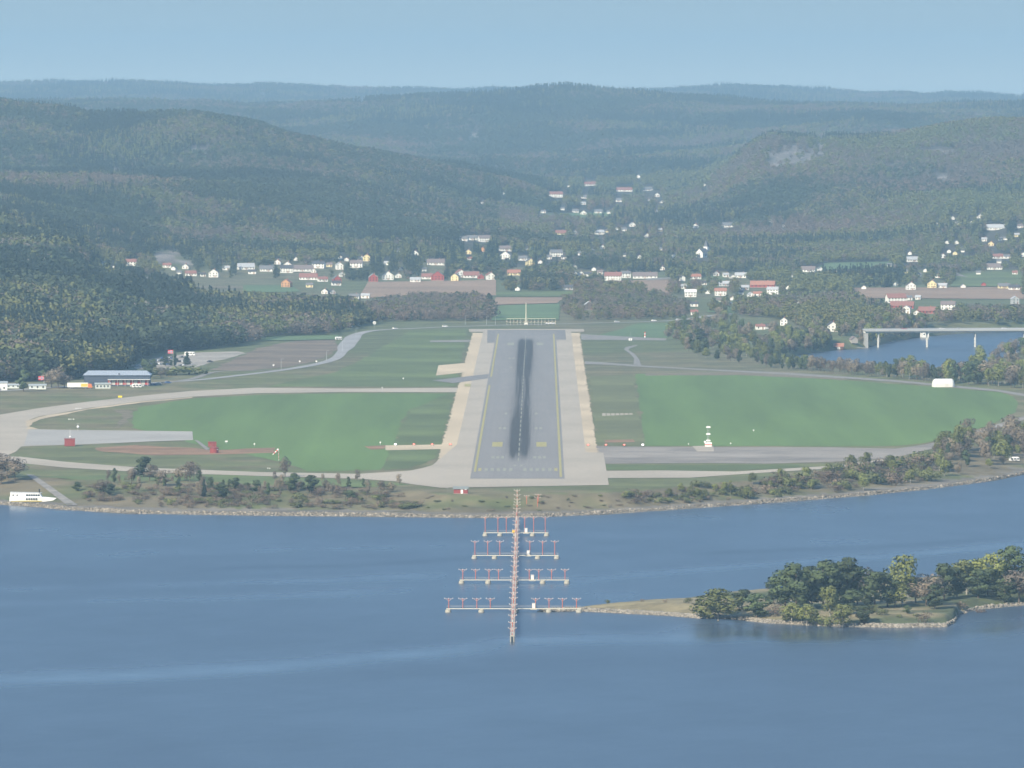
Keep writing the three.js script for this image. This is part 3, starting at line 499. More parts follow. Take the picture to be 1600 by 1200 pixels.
{
  const r = rngOf(77);
  // the spit: [x, y of the foot, height and width in photo pixels, kind]
  const spots = [[1123, 958, 58, 88, 'leafy'], [1160, 951, 30, 44, 'pine'], [1183, 958, 40, 62, 'pine'], [1228, 952, 62, 62, 'pine'], [1245, 955, 76, 66, 'pine'], [1262, 950, 66, 60, 'pine'], [1287, 951, 76, 70, 'pine'], [1303, 949, 70, 64, 'pine'], [1325, 948, 78, 66, 'pine'], [1341, 946, 62, 60, 'pine'], [1238, 963, 34, 40, 'leafy'], [1262, 965, 38, 40, 'leafy'], [1298, 963, 54, 40, 'leafy'], [1318, 968, 42, 44, 'leafy'], [1330, 973, 40, 54, 'pine'], [1350, 966, 30, 44, 'pine'], [1292, 966, 20, 30, 'bush'], [1228, 962, 16, 26, 'bush'], [1212, 958, 22, 30, 'thicket'],
    [1368, 952, 60, 62, 'pine'], [1388, 950, 54, 58, 'pine'], [1411, 946, 80, 62, 'leafy'], [1400, 950, 40, 50, 'leafy'], [1432, 944, 50, 60, 'bare'], [1449, 948, 54, 64, 'bare'], [1462, 953, 40, 48, 'pine'], [1477, 938, 58, 60, 'pine'], [1497, 934, 48, 52, 'pine'], [1512, 930, 52, 56, 'leafy'], [1530, 935, 46, 52, 'pine'], [1545, 932, 44, 50, 'pine'], [1556, 930, 66, 44, 'leafy'], [1580, 926, 74, 64, 'pine'], [1572, 934, 40, 46, 'pine'], [1594, 934, 50, 60, 'bare'], [1612, 930, 60, 60, 'pine'], [1640, 928, 64, 64, 'leafy'], [1670, 925, 60, 64, 'pine'], [1535, 922, 50, 54, 'leafy'], [1505, 918, 44, 50, 'leafy'], [1355, 938, 52, 56, 'bare'], [1210, 945, 44, 40, 'pine'],
    [1419, 960, 14, 18, 'pine'], [1406, 976, 6, 10, 'bush'], [950, 950, 8, 9, 'bush'], [1076, 944, 10, 14, 'bush'], [1088, 950, 6, 10, 'thicket'], [1040, 955, 5, 9, 'thicket'], [1005, 953, 5, 8, 'thicket'], [1446, 966, 20, 26, 'thicket'], [1380, 962, 12, 18, 'bush'], [1365, 958, 14, 20, 'bush'], [1270, 970, 10, 18, 'thicket'], [1505, 945, 14, 22, 'thicket'], [1530, 945, 14, 24, 'thicket'], [1555, 944, 18, 26, 'thicket'], [1432, 975, 5, 12, 'bush']];
  for (const [x, y, h, w, k] of spots) { const p = onSpit(x, y), m = -p[2] / F; tree(k, p, h * m, w * m * (k === 'bush' || k === 'thicket' ? 0.8 : 1.45), r, 'on the wooded spit'); }
  const onLand = (x, y) => hit(x, y, 3250);
  // the bank below the perimeter road
  for (const [x, y, h, w, k] of [[224, 746, 34, 40, 'pine'], [233, 752, 26, 30, 'bare'], [205, 756, 22, 26, 'bare'], [278, 752, 26, 30, 'bare'], [258, 760, 26, 34, 'bare'], [296, 752, 30, 24, 'bare'], [318, 777, 28, 20, 'spruce'], [346, 782, 28, 36, 'pine'], [366, 768, 22, 26, 'pine'], [385, 768, 14, 20, 'pine'], [302, 748, 28, 22, 'bare'], [445, 746, 34, 22, 'bare'], [457, 769, 30, 30, 'pine'], [485, 772, 30, 34, 'pine'], [400, 770, 20, 28, 'pine'], [548, 784, 18, 26, 'pine'], [595, 772, 20, 22, 'bare'], [610, 770, 18, 20, 'bare'], [10, 748, 40, 60, 'bare'], [-15, 746, 44, 60, 'bare'], [22, 752, 28, 44, 'bare'], [0, 758, 24, 40, 'bare'], [160, 770, 22, 28, 'bare'], [172, 775, 20, 26, 'pine'], [120, 768, 16, 22, 'pine'], [214, 788, 9, 16, 'bush'], [275, 772, 8, 12, 'bush']])
    { const p = onLand(x, y), m = -p[2] / F; tree(k, p, h * m, w * m * (k === 'bush' ? 0.8 : 1.4), r, 'on the bank below the perimeter road'); }
  for (let n = 0; n < 46; n++) { const x = 130 + r() * 500, y = 752 + r() * 26, h = 4 + r() * 4; if (x > 560 && r() < 0.5) continue; tree(r() < 0.8 ? 'bare' : 'pine', onLand(x, y), h, h * (0.6 + r() * 0.3), r, 'on the bank below the perimeter road'); }
  const left = [[130, 760], [230, 762], [330, 760], [430, 758], [520, 764], [640, 778], [660, 792], [640, 797], [400, 796], [200, 793], [130, 786]];
  for (let n = 0; n < 235;) { const x = 120 + r() * 545, y = 758 + r() * 40; if (!inside(left, x, y)) continue; n++; const p = onLand(x, y); const k = r() < 0.2 ? 'bush' : 'thicket'; tree(k, p, 1.5 + r() * 2.6 * (0.4 + fbm(x / 30, y / 9, 2)), 2.6 + r() * 4.2, r, 'on the bank below the perimeter road'); }
  const mid = [[660, 776], [960, 775], [1000, 790], [940, 797], [800, 800], [660, 798]];
  for (let n = 0; n < 40;) { const x = 650 + r() * 350, y = 774 + r() * 26; if (!inside(mid, x, y) || Math.abs(x - 808) < 12) continue; n++; tree(r() < 0.6 ? 'bush' : 'thicket', onLand(x, y), 0.7 + r() * 0.9, 1.4 + r() * 2, r, 'on the slope below the runway end'); }
  const right = [[965, 772], [1080, 762], [1180, 755], [1280, 742], [1380, 728], [1460, 716], [1460, 752], [1360, 766], [1240, 776], [1100, 785], [990, 790]];
  for (let n = 0; n < 175;) { const x = 960 + r() * 500, y = 712 + r() * 80; if (!inside(right, x, y)) continue; n++; const f = smooth(1000, 1450, x), k = r() < 0.42 ? 'bush' : r() < 0.62 ? 'thicket' : 'leafy'; const h = (k === 'leafy' ? 3 : 1.6) + r() * (2.2 + f * 4.5); tree(k, onLand(x, y), h, k === 'leafy' ? h * 1.2 : h * 1.5, r, 'on the shore bank beyond the runway end'); }
  const grove = [[1455, 712], [1480, 692], [1600, 672], [1680, 660], [1680, 700], [1600, 722], [1540, 735], [1470, 748]];
  for (let n = 0; n < 95;) { const x = 1450 + r() * 230, y = 660 + r() * 90; if (!inside(grove, x, y)) continue; n++; const k = r() < 0.58 ? 'bare' : r() < 0.7 ? 'leafy' : 'pine', h = 5 + r() * 9; tree(k, onLand(x, y), h, h * (0.8 + r() * 0.5), r, 'in the grove where the shore curves away'); }
  // belt between the big field and the river
  for (let n = 0; n < 120; n++) {
    const x = 1180 + n / 120 * 480 + r() * 6, base = tab([[1180, 574], [1250, 580], [1300, 585], [1400, 593], [1500, 601], [1600, 609], [1680, 616]], x) - r() * 7, k = x > 1265 && x < 1365 ? (r() < 0.85 ? 'bare' : 'leafy') : x > 1540 ? (r() < 0.6 ? 'bare' : 'leafy') : r() < 0.45 ? 'pine' : r() < 0.75 ? 'leafy' : 'bare';
    const h = (x > 1400 && x < 1450 ? 11 : x > 1470 ? 12 : 7.5) + r() * 4; tree(k, hit(x, base, 4300), h, h * (0.75 + r() * 0.45), r, 'in the belt between field and river');
  }
  const river = [[1040, 535], [1052, 512], [1120, 500], [1200, 520], [1285, 533], [1300, 545], [1230, 556], [1180, 568], [1130, 566], [1070, 552]];
  for (let n = 0; n < 190;) { const x = 1035 + r() * 270, y = 498 + r() * 72; if (!inside(river, x, y) || (Math.abs(x - 1225) < 14 && y < 522) || (Math.abs(x - 1300) < 16 && y < 530) || (Math.abs(x - 1190) < 16 && y < 528)) continue; n++; const k = r() < 0.30 ? 'bare' : r() < 0.6 ? 'leafy' : 'pine', h = 7 + r() * 6; tree(k, hit(x, y, 4600), h, h * (0.8 + r() * 0.5), r, 'in the wood beside the river'); }
  for (const [x, y] of Array.from({ length: 230 }, () => [1265 + r() * 180, 508 + r() * 36])) { if ((Math.abs(x - 1300) < 15 && y < 532) || (Math.abs(x - 1312) < 14 && y > 528) || (Math.abs(x - 1334) < 9) || y > tab([[1285, 546], [1350, 540], [1400, 530], [1440, 524]], x)) continue; const h = 7 + r() * 6; tree(r() < 0.45 ? 'bare' : r() < 0.6 ? 'leafy' : 'pine', hit(x, y, 4900), h, h, r, 'on the bank under the bridge head'); }
  const bank = [[1500, 590], [1520, 572], [1560, 553], [1600, 540], [1680, 538], [1680, 600], [1600, 602], [1540, 598]];
  for (let n = 0; n < 70;) { const x = 1490 + r() * 190, y = 536 + r() * 68; if (!inside(bank, x, y)) continue; n++; const k = r() < 0.6 ? 'bare' : r() < 0.6 ? 'leafy' : 'pine', h = 8 + r() * 6; tree(k, hit(x, y, 4400), h, h * (0.85 + r() * 0.5), r, 'on the river bend past the bridge'); }
  // planting round the terminal and the car park
  for (const [x, y, h, w, k] of [[36, 612, 36, 32, 'pine'], [90, 607, 36, 40, 'bare'], [80, 606, 30, 36, 'bare'], [100, 606, 28, 34, 'bare'], [226, 590, 30, 36, 'pine'], [234, 592, 24, 28, 'pine'], [258, 572, 16, 20, 'pine'], [272, 572, 26, 26, 'spruce'], [292, 570, 20, 24, 'spruce'], [260, 586, 14, 30, 'bush'], [275, 586, 15, 34, 'bush'], [295, 585, 15, 34, 'bush'], [250, 590, 16, 26, 'bare'], [240, 576, 16, 20, 'pine'], [30, 596, 30, 34, 'leafy'], [65, 596, 30, 34, 'pine'], [10, 594, 34, 34, 'pine']])
    { const p = hit(x, y, 3300), m = -p[2] / F; tree(k, p, h * m, w * m * 1.35, r, 'beside the long terminal building'); }
}
// ------------------------------------------------------------------ woods too far off to count
const FARGEO = {}; for (const k of ['pine', 'spruce', 'leafy', 'bare']) FARGEO[k] = [0, 1, 2].map((v) => KIND[k](rngOf(900 + v * 7 + k.length), 130));
const HOUSES = houseList();
const CLEAR = [];   // ellipses of open ground in front of houses, in the photograph
for (const h of HOUSES) CLEAR.push([h[0], h[1] + 4, h[2] * 0.55 + 2, 12]);
CLEAR.push([1098, 410, 12, 14]);
const RUN = [];     // running skyline per column, to leave out what no line of sight reaches
for (let c = 0; c <= 240; c++) { const u = -200 + c * 8.4, a = []; let m = -9; for (let d = 4400; d < 26600; d += 60) { const x = (u - 800) / F * d; m = Math.max(m, (land(x, d) - CAM) / d); a.push(m); } RUN.push(a); }
const hiddenAt = (u, d, top) => { const c = Math.round((u + 200) / 8.4), i = Math.floor((d - 60 - 4400) / 60); if (i < 0 || c < 0 || c > 240) return false; return (top - CAM) / d < RUN[c][Math.min(i, RUN[c].length - 1)]; };
const NEARWOOD = [[-200, 612], [0, 598], [100, 595], [190, 581], [212, 568], [245, 552], [330, 545], [380, 540], [430, 527], [520, 524], [545, 515], [575, 508], [600, 503], [740, 502], [774, 499], [764, 478], [745, 468], [720, 471], [660, 468], [600, 475], [560, 486], [540, 482], [500, 482], [460, 479], [385, 475], [320, 470], [290, 458], [240, 440], [130, 424], [120, 380], [-200, 360]];
const BRUSH = [[560, 471], [600, 473], [660, 468], [720, 471], [745, 468], [760, 476], [772, 490], [764, 501], [600, 504], [575, 506], [556, 490]];
const BRUSH2 = [[880, 468], [905, 458], [1020, 462], [1060, 474], [1100, 480], [1060, 498], [900, 502], [878, 490]];
const BRUSH3 = [[1120, 468], [1160, 472], [1330, 470], [1400, 494], [1600, 492], [1660, 495], [1660, 508], [1440, 508], [1380, 512], [1290, 530], [1220, 500], [1160, 494], [1110, 492]];
const GREENS = [[1225, 442, 30, 10, 'leafy'], [1270, 460, 40, 12, 'leafy'], [1320, 455, 24, 9, 'leafy'], [1530, 478, 50, 10, 'leafy'], [1100, 425, 14, 8, 'leafy'], [1135, 420, 8, 6, 'leafy'], [1130, 338, 8, 5, 'leafy']];
function woods(name, label, d0, d1, space, scale, test) {
  const r = rngOf(Math.round(d0 + d1)), sets = {}; let total = 0;
  for (let d = d0; d < d1; d += space) {
    const xl = (-110 - 800) / F * d, xr = (1710 - 800) / F * d;
    for (let x0 = xl; x0 < xr; x0 += space) {
      const x = x0 + (r() - 0.5) * space, dd = d + (r() - 0.5) * space, pick = r(), pick2 = r(), size = r(), turn = r() * 6.28, tone = r();
      const h = land(x, dd), [u, y] = pixelOf(x, h, dd);
      const k = test(u, y, x, dd, h, pick, pick2); if (!k) continue;
      if (dd > 5600 && hiddenAt(u, dd, h + 14 * scale)) continue;
      if ((rocky(u, y) > 0.3 || rocky(u, y - 6) > 0.45 || (d < 9000 && rocky(u, y - 12) > 0.6)) && pick2 < 0.94) continue;
      let clear = false; for (const [a, b, w, q] of CLEAR) if (Math.abs(u - a) < w && Math.abs(y - b) < q) { clear = true; break; }
      if (clear) continue;
      const H = ({ pine: 10, spruce: 13, leafy: 10, bare: 9.5 }[k.kind] + size * 4.5) * scale * (k.size ?? 1), W = H * ({ pine: 1.25, spruce: 0.85, leafy: 1.15, bare: 1.15 }[k.kind]) * (0.85 + tone * 0.4);
      const c = TONE[k.kind], f = 0.66 + tone * 0.40, z = fbm(x / 140 + 3, dd / 260, 3);
      (sets[k.kind + Math.floor(pick2 * 2.999)] ??= []).push([x, h - 0.3, -dd, W, H, W, turn, c[0] * f * (0.85 + z * 0.4), c[1] * f, c[2] * f * (1.1 - z * 0.2)]); total++;
    }
  }
  const g = new THREE.Group(); g.name = numbered(name); g.userData = { kind: 'stuff', label }; scene.add(g);
  for (const [k, list] of Object.entries(sets)) { const kind = k.slice(0, -1); stuff({ pine: 'pines', spruce: 'spruces', leafy: 'birches', bare: 'leafless_trees' }[kind], FARGEO[kind][+k.slice(-1)], tinted, list, undefined, g); }
  console.log(name, total);
}
const mixOf = (x, d, pick, conifer, green) => {   // patches of spruce, pine, bare and greening trees
  const far = d > 8000 ? 2 : 1, a = fbm(x / (120 * far) + 11, d / (200 * far) + 3, 3), b = fbm(x / (90 * far) + 71, d / (170 * far) + 23, 3);
  const con = clamp(conifer + (a - 0.5) * 3.2);
  if (pick < con) return { kind: b > 0.52 ? 'spruce' : 'pine' };
  return { kind: (pick - con) / (1 - con + 1e-6) < clamp(green + (b - 0.5) * 2) ? 'leafy' : 'bare' };
};
woods('knoll_forest', 'dense mixed forest on the knoll behind the terminal', 4600, 7000, 6.2, 1.4, (u, y, x, d, h, p, q) => {
  if (u > 780 || !(inside(NEARWOOD, u, y) || (u < 235 && y < 445))) return null;
  if (inside(BRUSH, u, y)) return q < 0.9 ? { kind: p < 0.8 ? 'bare' : p < 0.9 ? 'leafy' : 'pine', size: 0.52 } : null;
  if (u > 380) return q < 0.8 ? { ...mixOf(x, d, p, 0.30, 0.6), size: 0.72 } : null;
  if (u > 300) return q < 0.85 ? { ...mixOf(x, d, p, 0.5, 0.75), size: y < 480 ? 0.6 : 0.85 } : null;
  if (u > 130 && y < 468) return { ...mixOf(x, d, p, 0.75, 0.7), size: 0.6 };
  return mixOf(x, d, p, y > 535 ? 0.62 : 0.80, 0.75);
});
woods('valley_woodland', 'brown and green brush between the valley fields', 5300, 6950, 6.5, 0.85, (u, y, x, d, h, p, q) => {
  if (u < 860) return null;
  if (inside(BRUSH2, u, y)) return q < 0.75 ? { kind: p < 0.62 ? 'bare' : p < 0.9 ? 'leafy' : 'pine', size: 0.75 } : null;
  if (inside(BRUSH3, u, y)) return q < 0.7 ? mixOf(x, d, p, 0.12, 0.65) : null;
  return null;
});
const openField = (u, y) => { for (const [, c] of FIELDS) if (inside([c[0], c[1], c[2], c[3]], u, y) || inside([[c[0][0], c[0][1] + 3], [c[1][0], c[1][1] + 3], [c[2][0], c[2][1] + 5], [c[3][0], c[3][1] + 5]], u, y)) return true; return false; };
woods('village_trees', 'trees and hedges among the village houses', 6500, 8000, 7.5, 0.9, (u, y, x, d, h, p, q) => {
  if (openField(u, y) || (u < 235 && d < 7000) || (d < 6900 && (u < 790 || inside(BRUSH2, u, y) || inside(BRUSH3, u, y)))) return null;
  for (const [a, b, w, hh, k] of GREENS) if (Math.hypot((u - a) / w, (y - b) / hh) < 1) return { kind: k };
  if (u < 230) return mixOf(x, d, p, 0.75, 0.5);
  const dens = y > 402 ? 0.6 : y > 385 ? 0.72 : 0.88;
  if (q > dens + (fbm(x / 50, d / 80, 2) - 0.5) * 0.9) return null;
  return mixOf(x, d, p, u < 780 ? 0.45 : 0.10, 0.68);
});
woods('hillside_forest', 'mixed forest covering the wooded hills round the valley', 8000, 11600, 7.6, 1.0, (u, y, x, d, h, p, q) => {
  if (openField(u, y)) return null;
  const valley = smooth(780, 900, u) * (1 - smooth(1100, 1180, u));
  if (q < 0.3 * valley) return null;
  return mixOf(x, d, p, u < 780 ? 0.82 : lerp(0.36, 0.16, valley), 0.5);
});
woods('distant_forest', 'mixed forest on the hills beyond the valley', 11600, 17000, 13, 1.15, (u, y, x, d, h, p) => mixOf(x, d, p, 0.6, 0.4));
woods('horizon_forest', 'forest along the last ridge under the sky', 17000, 24200, 24, 1.3, (u, y, x, d, h, p) => mixOf(x, d, p, 0.6, 0.4));
// ------------------------------------------------------------------ houses
function houseList() {   // [x, y of the foot, width in photo pixels, gable or side to the fjord, wall, roof]
  const more = [], r = rngOf(404);      // the many small houses scattered through the trees
  const areas = [[[840, 300], [1010, 285], [1060, 330], [1120, 370], [1000, 372], [860, 350], 26], [[780, 380], [900, 375], [1060, 395], [1060, 425], [800, 425], 14], [[1050, 430], [1240, 425], [1240, 470], [1060, 475], 16], [[1400, 395], [1610, 365], [1610, 445], [1400, 440], 22], [[1460, 340], [1610, 335], [1610, 365], [1470, 375], 8], [[560, 395], [760, 385], [770, 425], [570, 430], 12], [[330, 405], [560, 400], [560, 450], [400, 448], 14]];
  for (const a of areas) { const n = a.pop(); for (let k = 0, guard = 0; k < n && guard < 400; guard++) { const xs = a.map((q) => q[0]), ys = a.map((q) => q[1]), x = lerp(Math.min(...xs), Math.max(...xs), r()), y = lerp(Math.min(...ys), Math.max(...ys), r()); if (!inside(a, x, y)) continue; k++; more.push([Math.round(x), Math.round(y), 5 + Math.round(r() * 5), r() < 0.5 ? 's' : 'g', r() < 0.86 ? 'w' : 'c', 'ggbdrl'[Math.floor(r() * 6)]]); } }
  const list = [
    // foot of the wooded hill
    [159, 415, 6, 's', 'w', 'g'], [177, 418, 8, 's', 'w', 'g'], [204, 416, 18, 's', 'w', 'r'], [232, 440, 10, 's', 'o', 'g'], [261, 418, 13, 's', 'w', 'r'], [272, 422, 6, 'g', 'w', 'g'], [290, 420, 10, 'g', 'w', 'g'], [298, 431, 17, 's', 'w', 'r'], [317, 432, 8, 's', 'w', 'b'], [334, 433, 15, 'g', 'w', 'g'], [353, 422, 11, 's', 'w', 'l'], [280, 429, 6, 's', 'w', 'g'],
    [384, 421, 26, 's', 'w', 'l'], [394, 428, 12, 's', 'w', 'b'], [417, 424, 22, 's', 'w', 'g'], [434, 413, 10, 'g', 'w', 'r'], [450, 420, 12, 'g', 'w', 'g'], [448, 426, 20, 's', 'w', 'b'], [472, 424, 34, 's', 'w', 'd'], [498, 419, 19, 's', 'w', 'b'], [490, 426, 8, 'g', 'w', 'g'],
    [448, 449, 14, 'g', 'o', 'o'], [482, 437, 28, 's', 'w', 'r'], [484, 449, 11, 's', 'c', 'g'], [504, 440, 15, 's', 'w', 'r'], [526, 443, 13, 'g', 'r', 'g'], [525, 446, 14, 's', 'w', 'b'], [530, 421, 11, 'g', 'w', 'l'], [508, 459, 10, 'g', 'w', 'b'], [519, 459, 8, 'g', 'k', 'b'], [557, 418, 19, 's', 'w', 'd'], [564, 407, 10, 'g', 'w', 'g'], [573, 408, 11, 'g', 'c', 'o'], [554, 467, 15, 's', 'w', 'g'], [571, 466, 13, 's', 'w', 'l'],
    [583, 440, 14, 'g', 'r', 'l'], [606, 437, 17, 'g', 'w', 'b'], [622, 434, 9, 'g', 'w', 'g'], [604, 414, 7, 's', 'w', 'l'], [681, 414, 27, 's', 'w', 'd'], [649, 441, 16, 's', 'w', 'l'], [669, 436, 20, 's', 'w', 'r'], [684, 438, 20, 'g', 'r', 'd'], [712, 439, 12, 'g', 'c', 'g'], [719, 433, 13, 'g', 'w', 'r'], [736, 434, 24, 's', 'w', 'r'], [751, 436, 9, 'g', 'r', 'r'], [766, 437, 12, 'g', 'w', 'r'], [725, 376, 13, 's', 'w', 'g'], [738, 375, 16, 's', 'w', 'g'], [757, 378, 18, 's', 'w', 'd'], [754, 393, 8, 'g', 'o', 'o'],
    // middle of the valley
    [789, 392, 19, 's', 'w', 'd'], [791, 405, 16, 'g', 'w', 'g'], [763, 377, 7, 's', 'w', 'g'], [824, 391, 8, 's', 'w', 'b'], [816, 407, 15, 's', 'w', 'g'], [828, 415, 12, 'g', 'c', 'g'], [844, 412, 7, 'g', 'w', 'r'], [858, 405, 8, 's', 'w', 'g'], [869, 401, 19, 's', 'w', 'g'], [881, 405, 8, 's', 'w', 'b'], [803, 430, 20, 's', 'c', 'o'], [809, 454, 6, 'g', 'w', 'g'], [888, 453, 15, 's', 'k', 'b'], [899, 430, 6, 'g', 'w', 'b'], [907, 430, 8, 'g', 'w', 'b'], [920, 432, 12, 's', 'w', 'b'], [928, 423, 6, 'g', 'w', 'g'], [938, 429, 9, 's', 'w', 'd'], [958, 438, 26, 's', 'w', 'r', 2], [978, 434, 14, 's', 'w', 'g', 2], [1008, 435, 38, 's', 'w', 'd'], [920, 484, 13, 'g', 'd', 'l'],
    [876, 367, 17, 's', 'c', 'r'], [899, 366, 8, 'g', 'w', 'g'], [936, 366, 15, 's', 'w', 'l'], [922, 290, 20, 's', 'w', 'r'], [887, 292, 6, 's', 'w', 'g'], [868, 308, 22, 's', 'w', 'r'], [976, 299, 25, 's', 'w', 'r'], [998, 278, 7, 'g', 'w', 'g'], [1012, 298, 15, 's', 'w', 'g'], [967, 315, 12, 's', 'w', 'g'], [849, 333, 8, 's', 'w', 'g'], [899, 332, 10, 's', 'w', 'g'], [935, 333, 12, 's', 'w', 'g'], [952, 334, 7, 's', 'w', 'g'], [963, 359, 5, 'g', 'w', 'g'], [975, 361, 8, 's', 'w', 'g'], [988, 354, 9, 'g', 'w', 'l'], [1137, 355, 18, 's', 'w', 'g'], [1034, 317, 5, 'g', 'w', 'g'], [1100, 291, 5, 'g', 'w', 'g'], [787, 305, 5, 'g', 'w', 'g'], [753, 318, 5, 's', 'w', 'g'],
    // sawmill side
    [1066, 439, 6, 'g', 'w', 'g', 2], [1086, 436, 17, 's', 'w', 'o'], [1100, 445, 8, 's', 'w', 'b'], [1079, 464, 18, 's', 'w', 'w'], [1085, 479, 12, 's', 'w', 'b'], [1085, 492, 11, 's', 'w', 'r'], [1126, 462, 18, 's', 'w', 'o'], [1132, 447, 16, 's', 'k', 'l'], [1144, 435, 6, 'g', 'w', 'g'], [1158, 434, 18, 's', 'w', 'l'], [1140, 479, 8, 's', 'w', 'l'], [1192, 449, 38, 's', 'r', 'o'], [1163, 453, 14, 's', 'k', 'l'], [1158, 460, 7, 's', 'w', 'b'], [1173, 464, 9, 'g', 'w', 'l'], [1184, 463, 13, 's', 'w', 'o'], [1208, 460, 18, 's', 'w', 'l'], [1232, 452, 7, 'g', 'w', 'g'], [1188, 515, 14, 's', 'w', 'r'], [1197, 514, 7, 's', 'k', 'b'], [1225, 509, 11, 'g', 'w', 'g', 2], [1205, 348, 6, 's', 'w', 'g'], [1224, 355, 5, 'g', 'w', 'g'],
    // across the river
    [1263, 425, 22, 's', 'w', 'd'], [1281, 423, 5, 'g', 'w', 'g'], [1390, 417, 5, 's', 'w', 'g'], [1426, 409, 19, 's', 'w', 'l'], [1350, 452, 6, 'g', 'w', 'g'], [1400, 447, 6, 'g', 'w', 'g'], [1423, 453, 14, 'g', 'w', 'b', 2], [1291, 452, 6, 's', 'w', 'l'], [1246, 477, 6, 'g', 'w', 'b'], [1400, 473, 30, 's', 'w', 'r', 2], [1410, 482, 36, 's', 'r', 'r'], [1419, 469, 12, 's', 'w', 'g'], [1435, 468, 8, 's', 'w', 'l'], [1417, 490, 12, 'g', 'w', 'l'], [1433, 492, 9, 'g', 'w', 'r'], [1300, 518, 18, 'g', 'w', 'b', 2], [1449, 490, 26, 's', 'r', 'r'], [1482, 484, 22, 's', 'w', 'd'], [1457, 450, 14, 'g', 'c', 'g'], [1473, 450, 14, 's', 'w', 'l'], [1505, 450, 6, 'g', 'w', 'g'], [1465, 434, 8, 'g', 'w', 'b'], [1569, 451, 18, 's', 'c', 'g'], [1585, 453, 17, 's', 'w', 'b'], [1586, 475, 11, 'g', 'k', 'l'], [1447, 425, 6, 'g', 'w', 'g'], [1559, 404, 16, 's', 'w', 'r'], [1574, 404, 11, 's', 'w', 'g'], [1561, 411, 7, 's', 'w', 'g'], [1554, 421, 24, 's', 'w', 'd'], [1537, 447, 7, 'g', 'r', 'b'], [1556, 359, 28, 's', 'w', 'l'], [1494, 381, 7, 'g', 'w', 'g'], [1480, 381, 5, 'g', 'w', 'g'], [1483, 395, 5, 'g', 'w', 'g'], [1504, 394, 5, 's', 'w', 'g'], [1464, 350, 6, 's', 'w', 'g'], [1496, 351, 6, 's', 'w', 'g'], [1272, 369, 5, 's', 'w', 'g'],
  ];
  for (const m of more) if (list.every((h) => Math.abs(h[0] - m[0]) > (h[2] + m[2]) / 2 + 2 || Math.abs(h[1] - m[1]) > 9)) list.push(m);
  return list;
}
const WALL = { w: [0.80, 0.79, 0.74], c: [0.74, 0.64, 0.36], r: [0.34, 0.065, 0.05], o: [0.56, 0.30, 0.14], k: [0.42, 0.43, 0.43], d: [0.12, 0.095, 0.08] };
const ROOF = { g: [0.17, 0.17, 0.175], b: [0.075, 0.075, 0.08], r: [0.27, 0.125, 0.10], o: [0.37, 0.17, 0.115], l: [0.42, 0.43, 0.44], d: [0.20, 0.16, 0.15], w: [0.7, 0.7, 0.68] };
const WALLNAME = { w: 'white', c: 'cream yellow', r: 'red', o: 'ochre', k: 'grey', d: 'dark brown' }, ROOFNAME = { g: 'grey', b: 'black', r: 'red tiled', o: 'orange tiled', l: 'pale metal', d: 'brown', w: 'flat white' };
function gable(w, d, e, rise) {      // closed body: gables at +-d/2, ridge along z
  const s = new THREE.Shape([[-w / 2, 0], [w / 2, 0], [w / 2, e], [0, e + rise], [-w / 2, e]].map(([x, y]) => new THREE.Vector2(x, y)));
  return new THREE.ExtrudeGeometry(s, { depth: d, bevelEnabled: false }).translate(0, 0, -d / 2);
}
function gableRoof(w, d, e, rise, over = 0.45, th = 0.22) {
  const k = rise / (w / 2), o = w / 2 + over, y0 = e - over * k;
  const s = new THREE.Shape([[-o, y0 + 0.03], [0, e + rise + 0.03], [o, y0 + 0.03], [o, y0 + 0.03 + th], [0, e + rise + 0.03 + th], [-o, y0 + 0.03 + th]].map(([x, y]) => new THREE.Vector2(x, y)));
  return new THREE.ExtrudeGeometry(s, { depth: d + 2 * over, bevelEnabled: false }).translate(0, 0, -d / 2 - over);
}
const glassMat = paint(0.03, 0.04, 0.05, 0.15), frameMat = paint(0.78, 0.78, 0.75, 0.6), brickMat = paint(0.35, 0.16, 0.11, 0.9);
const winGeo = new THREE.BoxGeometry(1.0, 1.25, 0.08), doorGeo = new THREE.BoxGeometry(1.0, 2.05, 0.1);
function placeName(x, y) {
  if (y < 345) return 'high up the narrow valley';
  if (x < 245) return 'in the forest edge at the hill foot';
  if (x < 380) return 'below the pale rock outcrop';
  if (x < 545) return 'in the dense village row under the hill';
  if (x < 780 && y < 400) return 'alone among trees on the lower slope';
  if (x < 780) return 'along the upper edge of the ploughed field';
  if (x < 900 && y < 425) return 'among the trees on the valley slope';
  if (x < 900) return 'on the meadow beyond the runway';
  if (x < 1050) return 'at the big white farm beyond the runway';
  if (x < 1240 && y > 500) return 'in the riverside wood';
  if (x < 1240 && y > 400) return 'in the sawmill village past the road';
  if (x < 1240) return 'under the cliff hillside';
  if (x < 1360) return 'by the river meadow';
  if (y > 460) return 'on the riverside farm above the bridge';
  if (y > 430) return 'along the long brown field';
  return 'scattered under the far wooded slope';
}
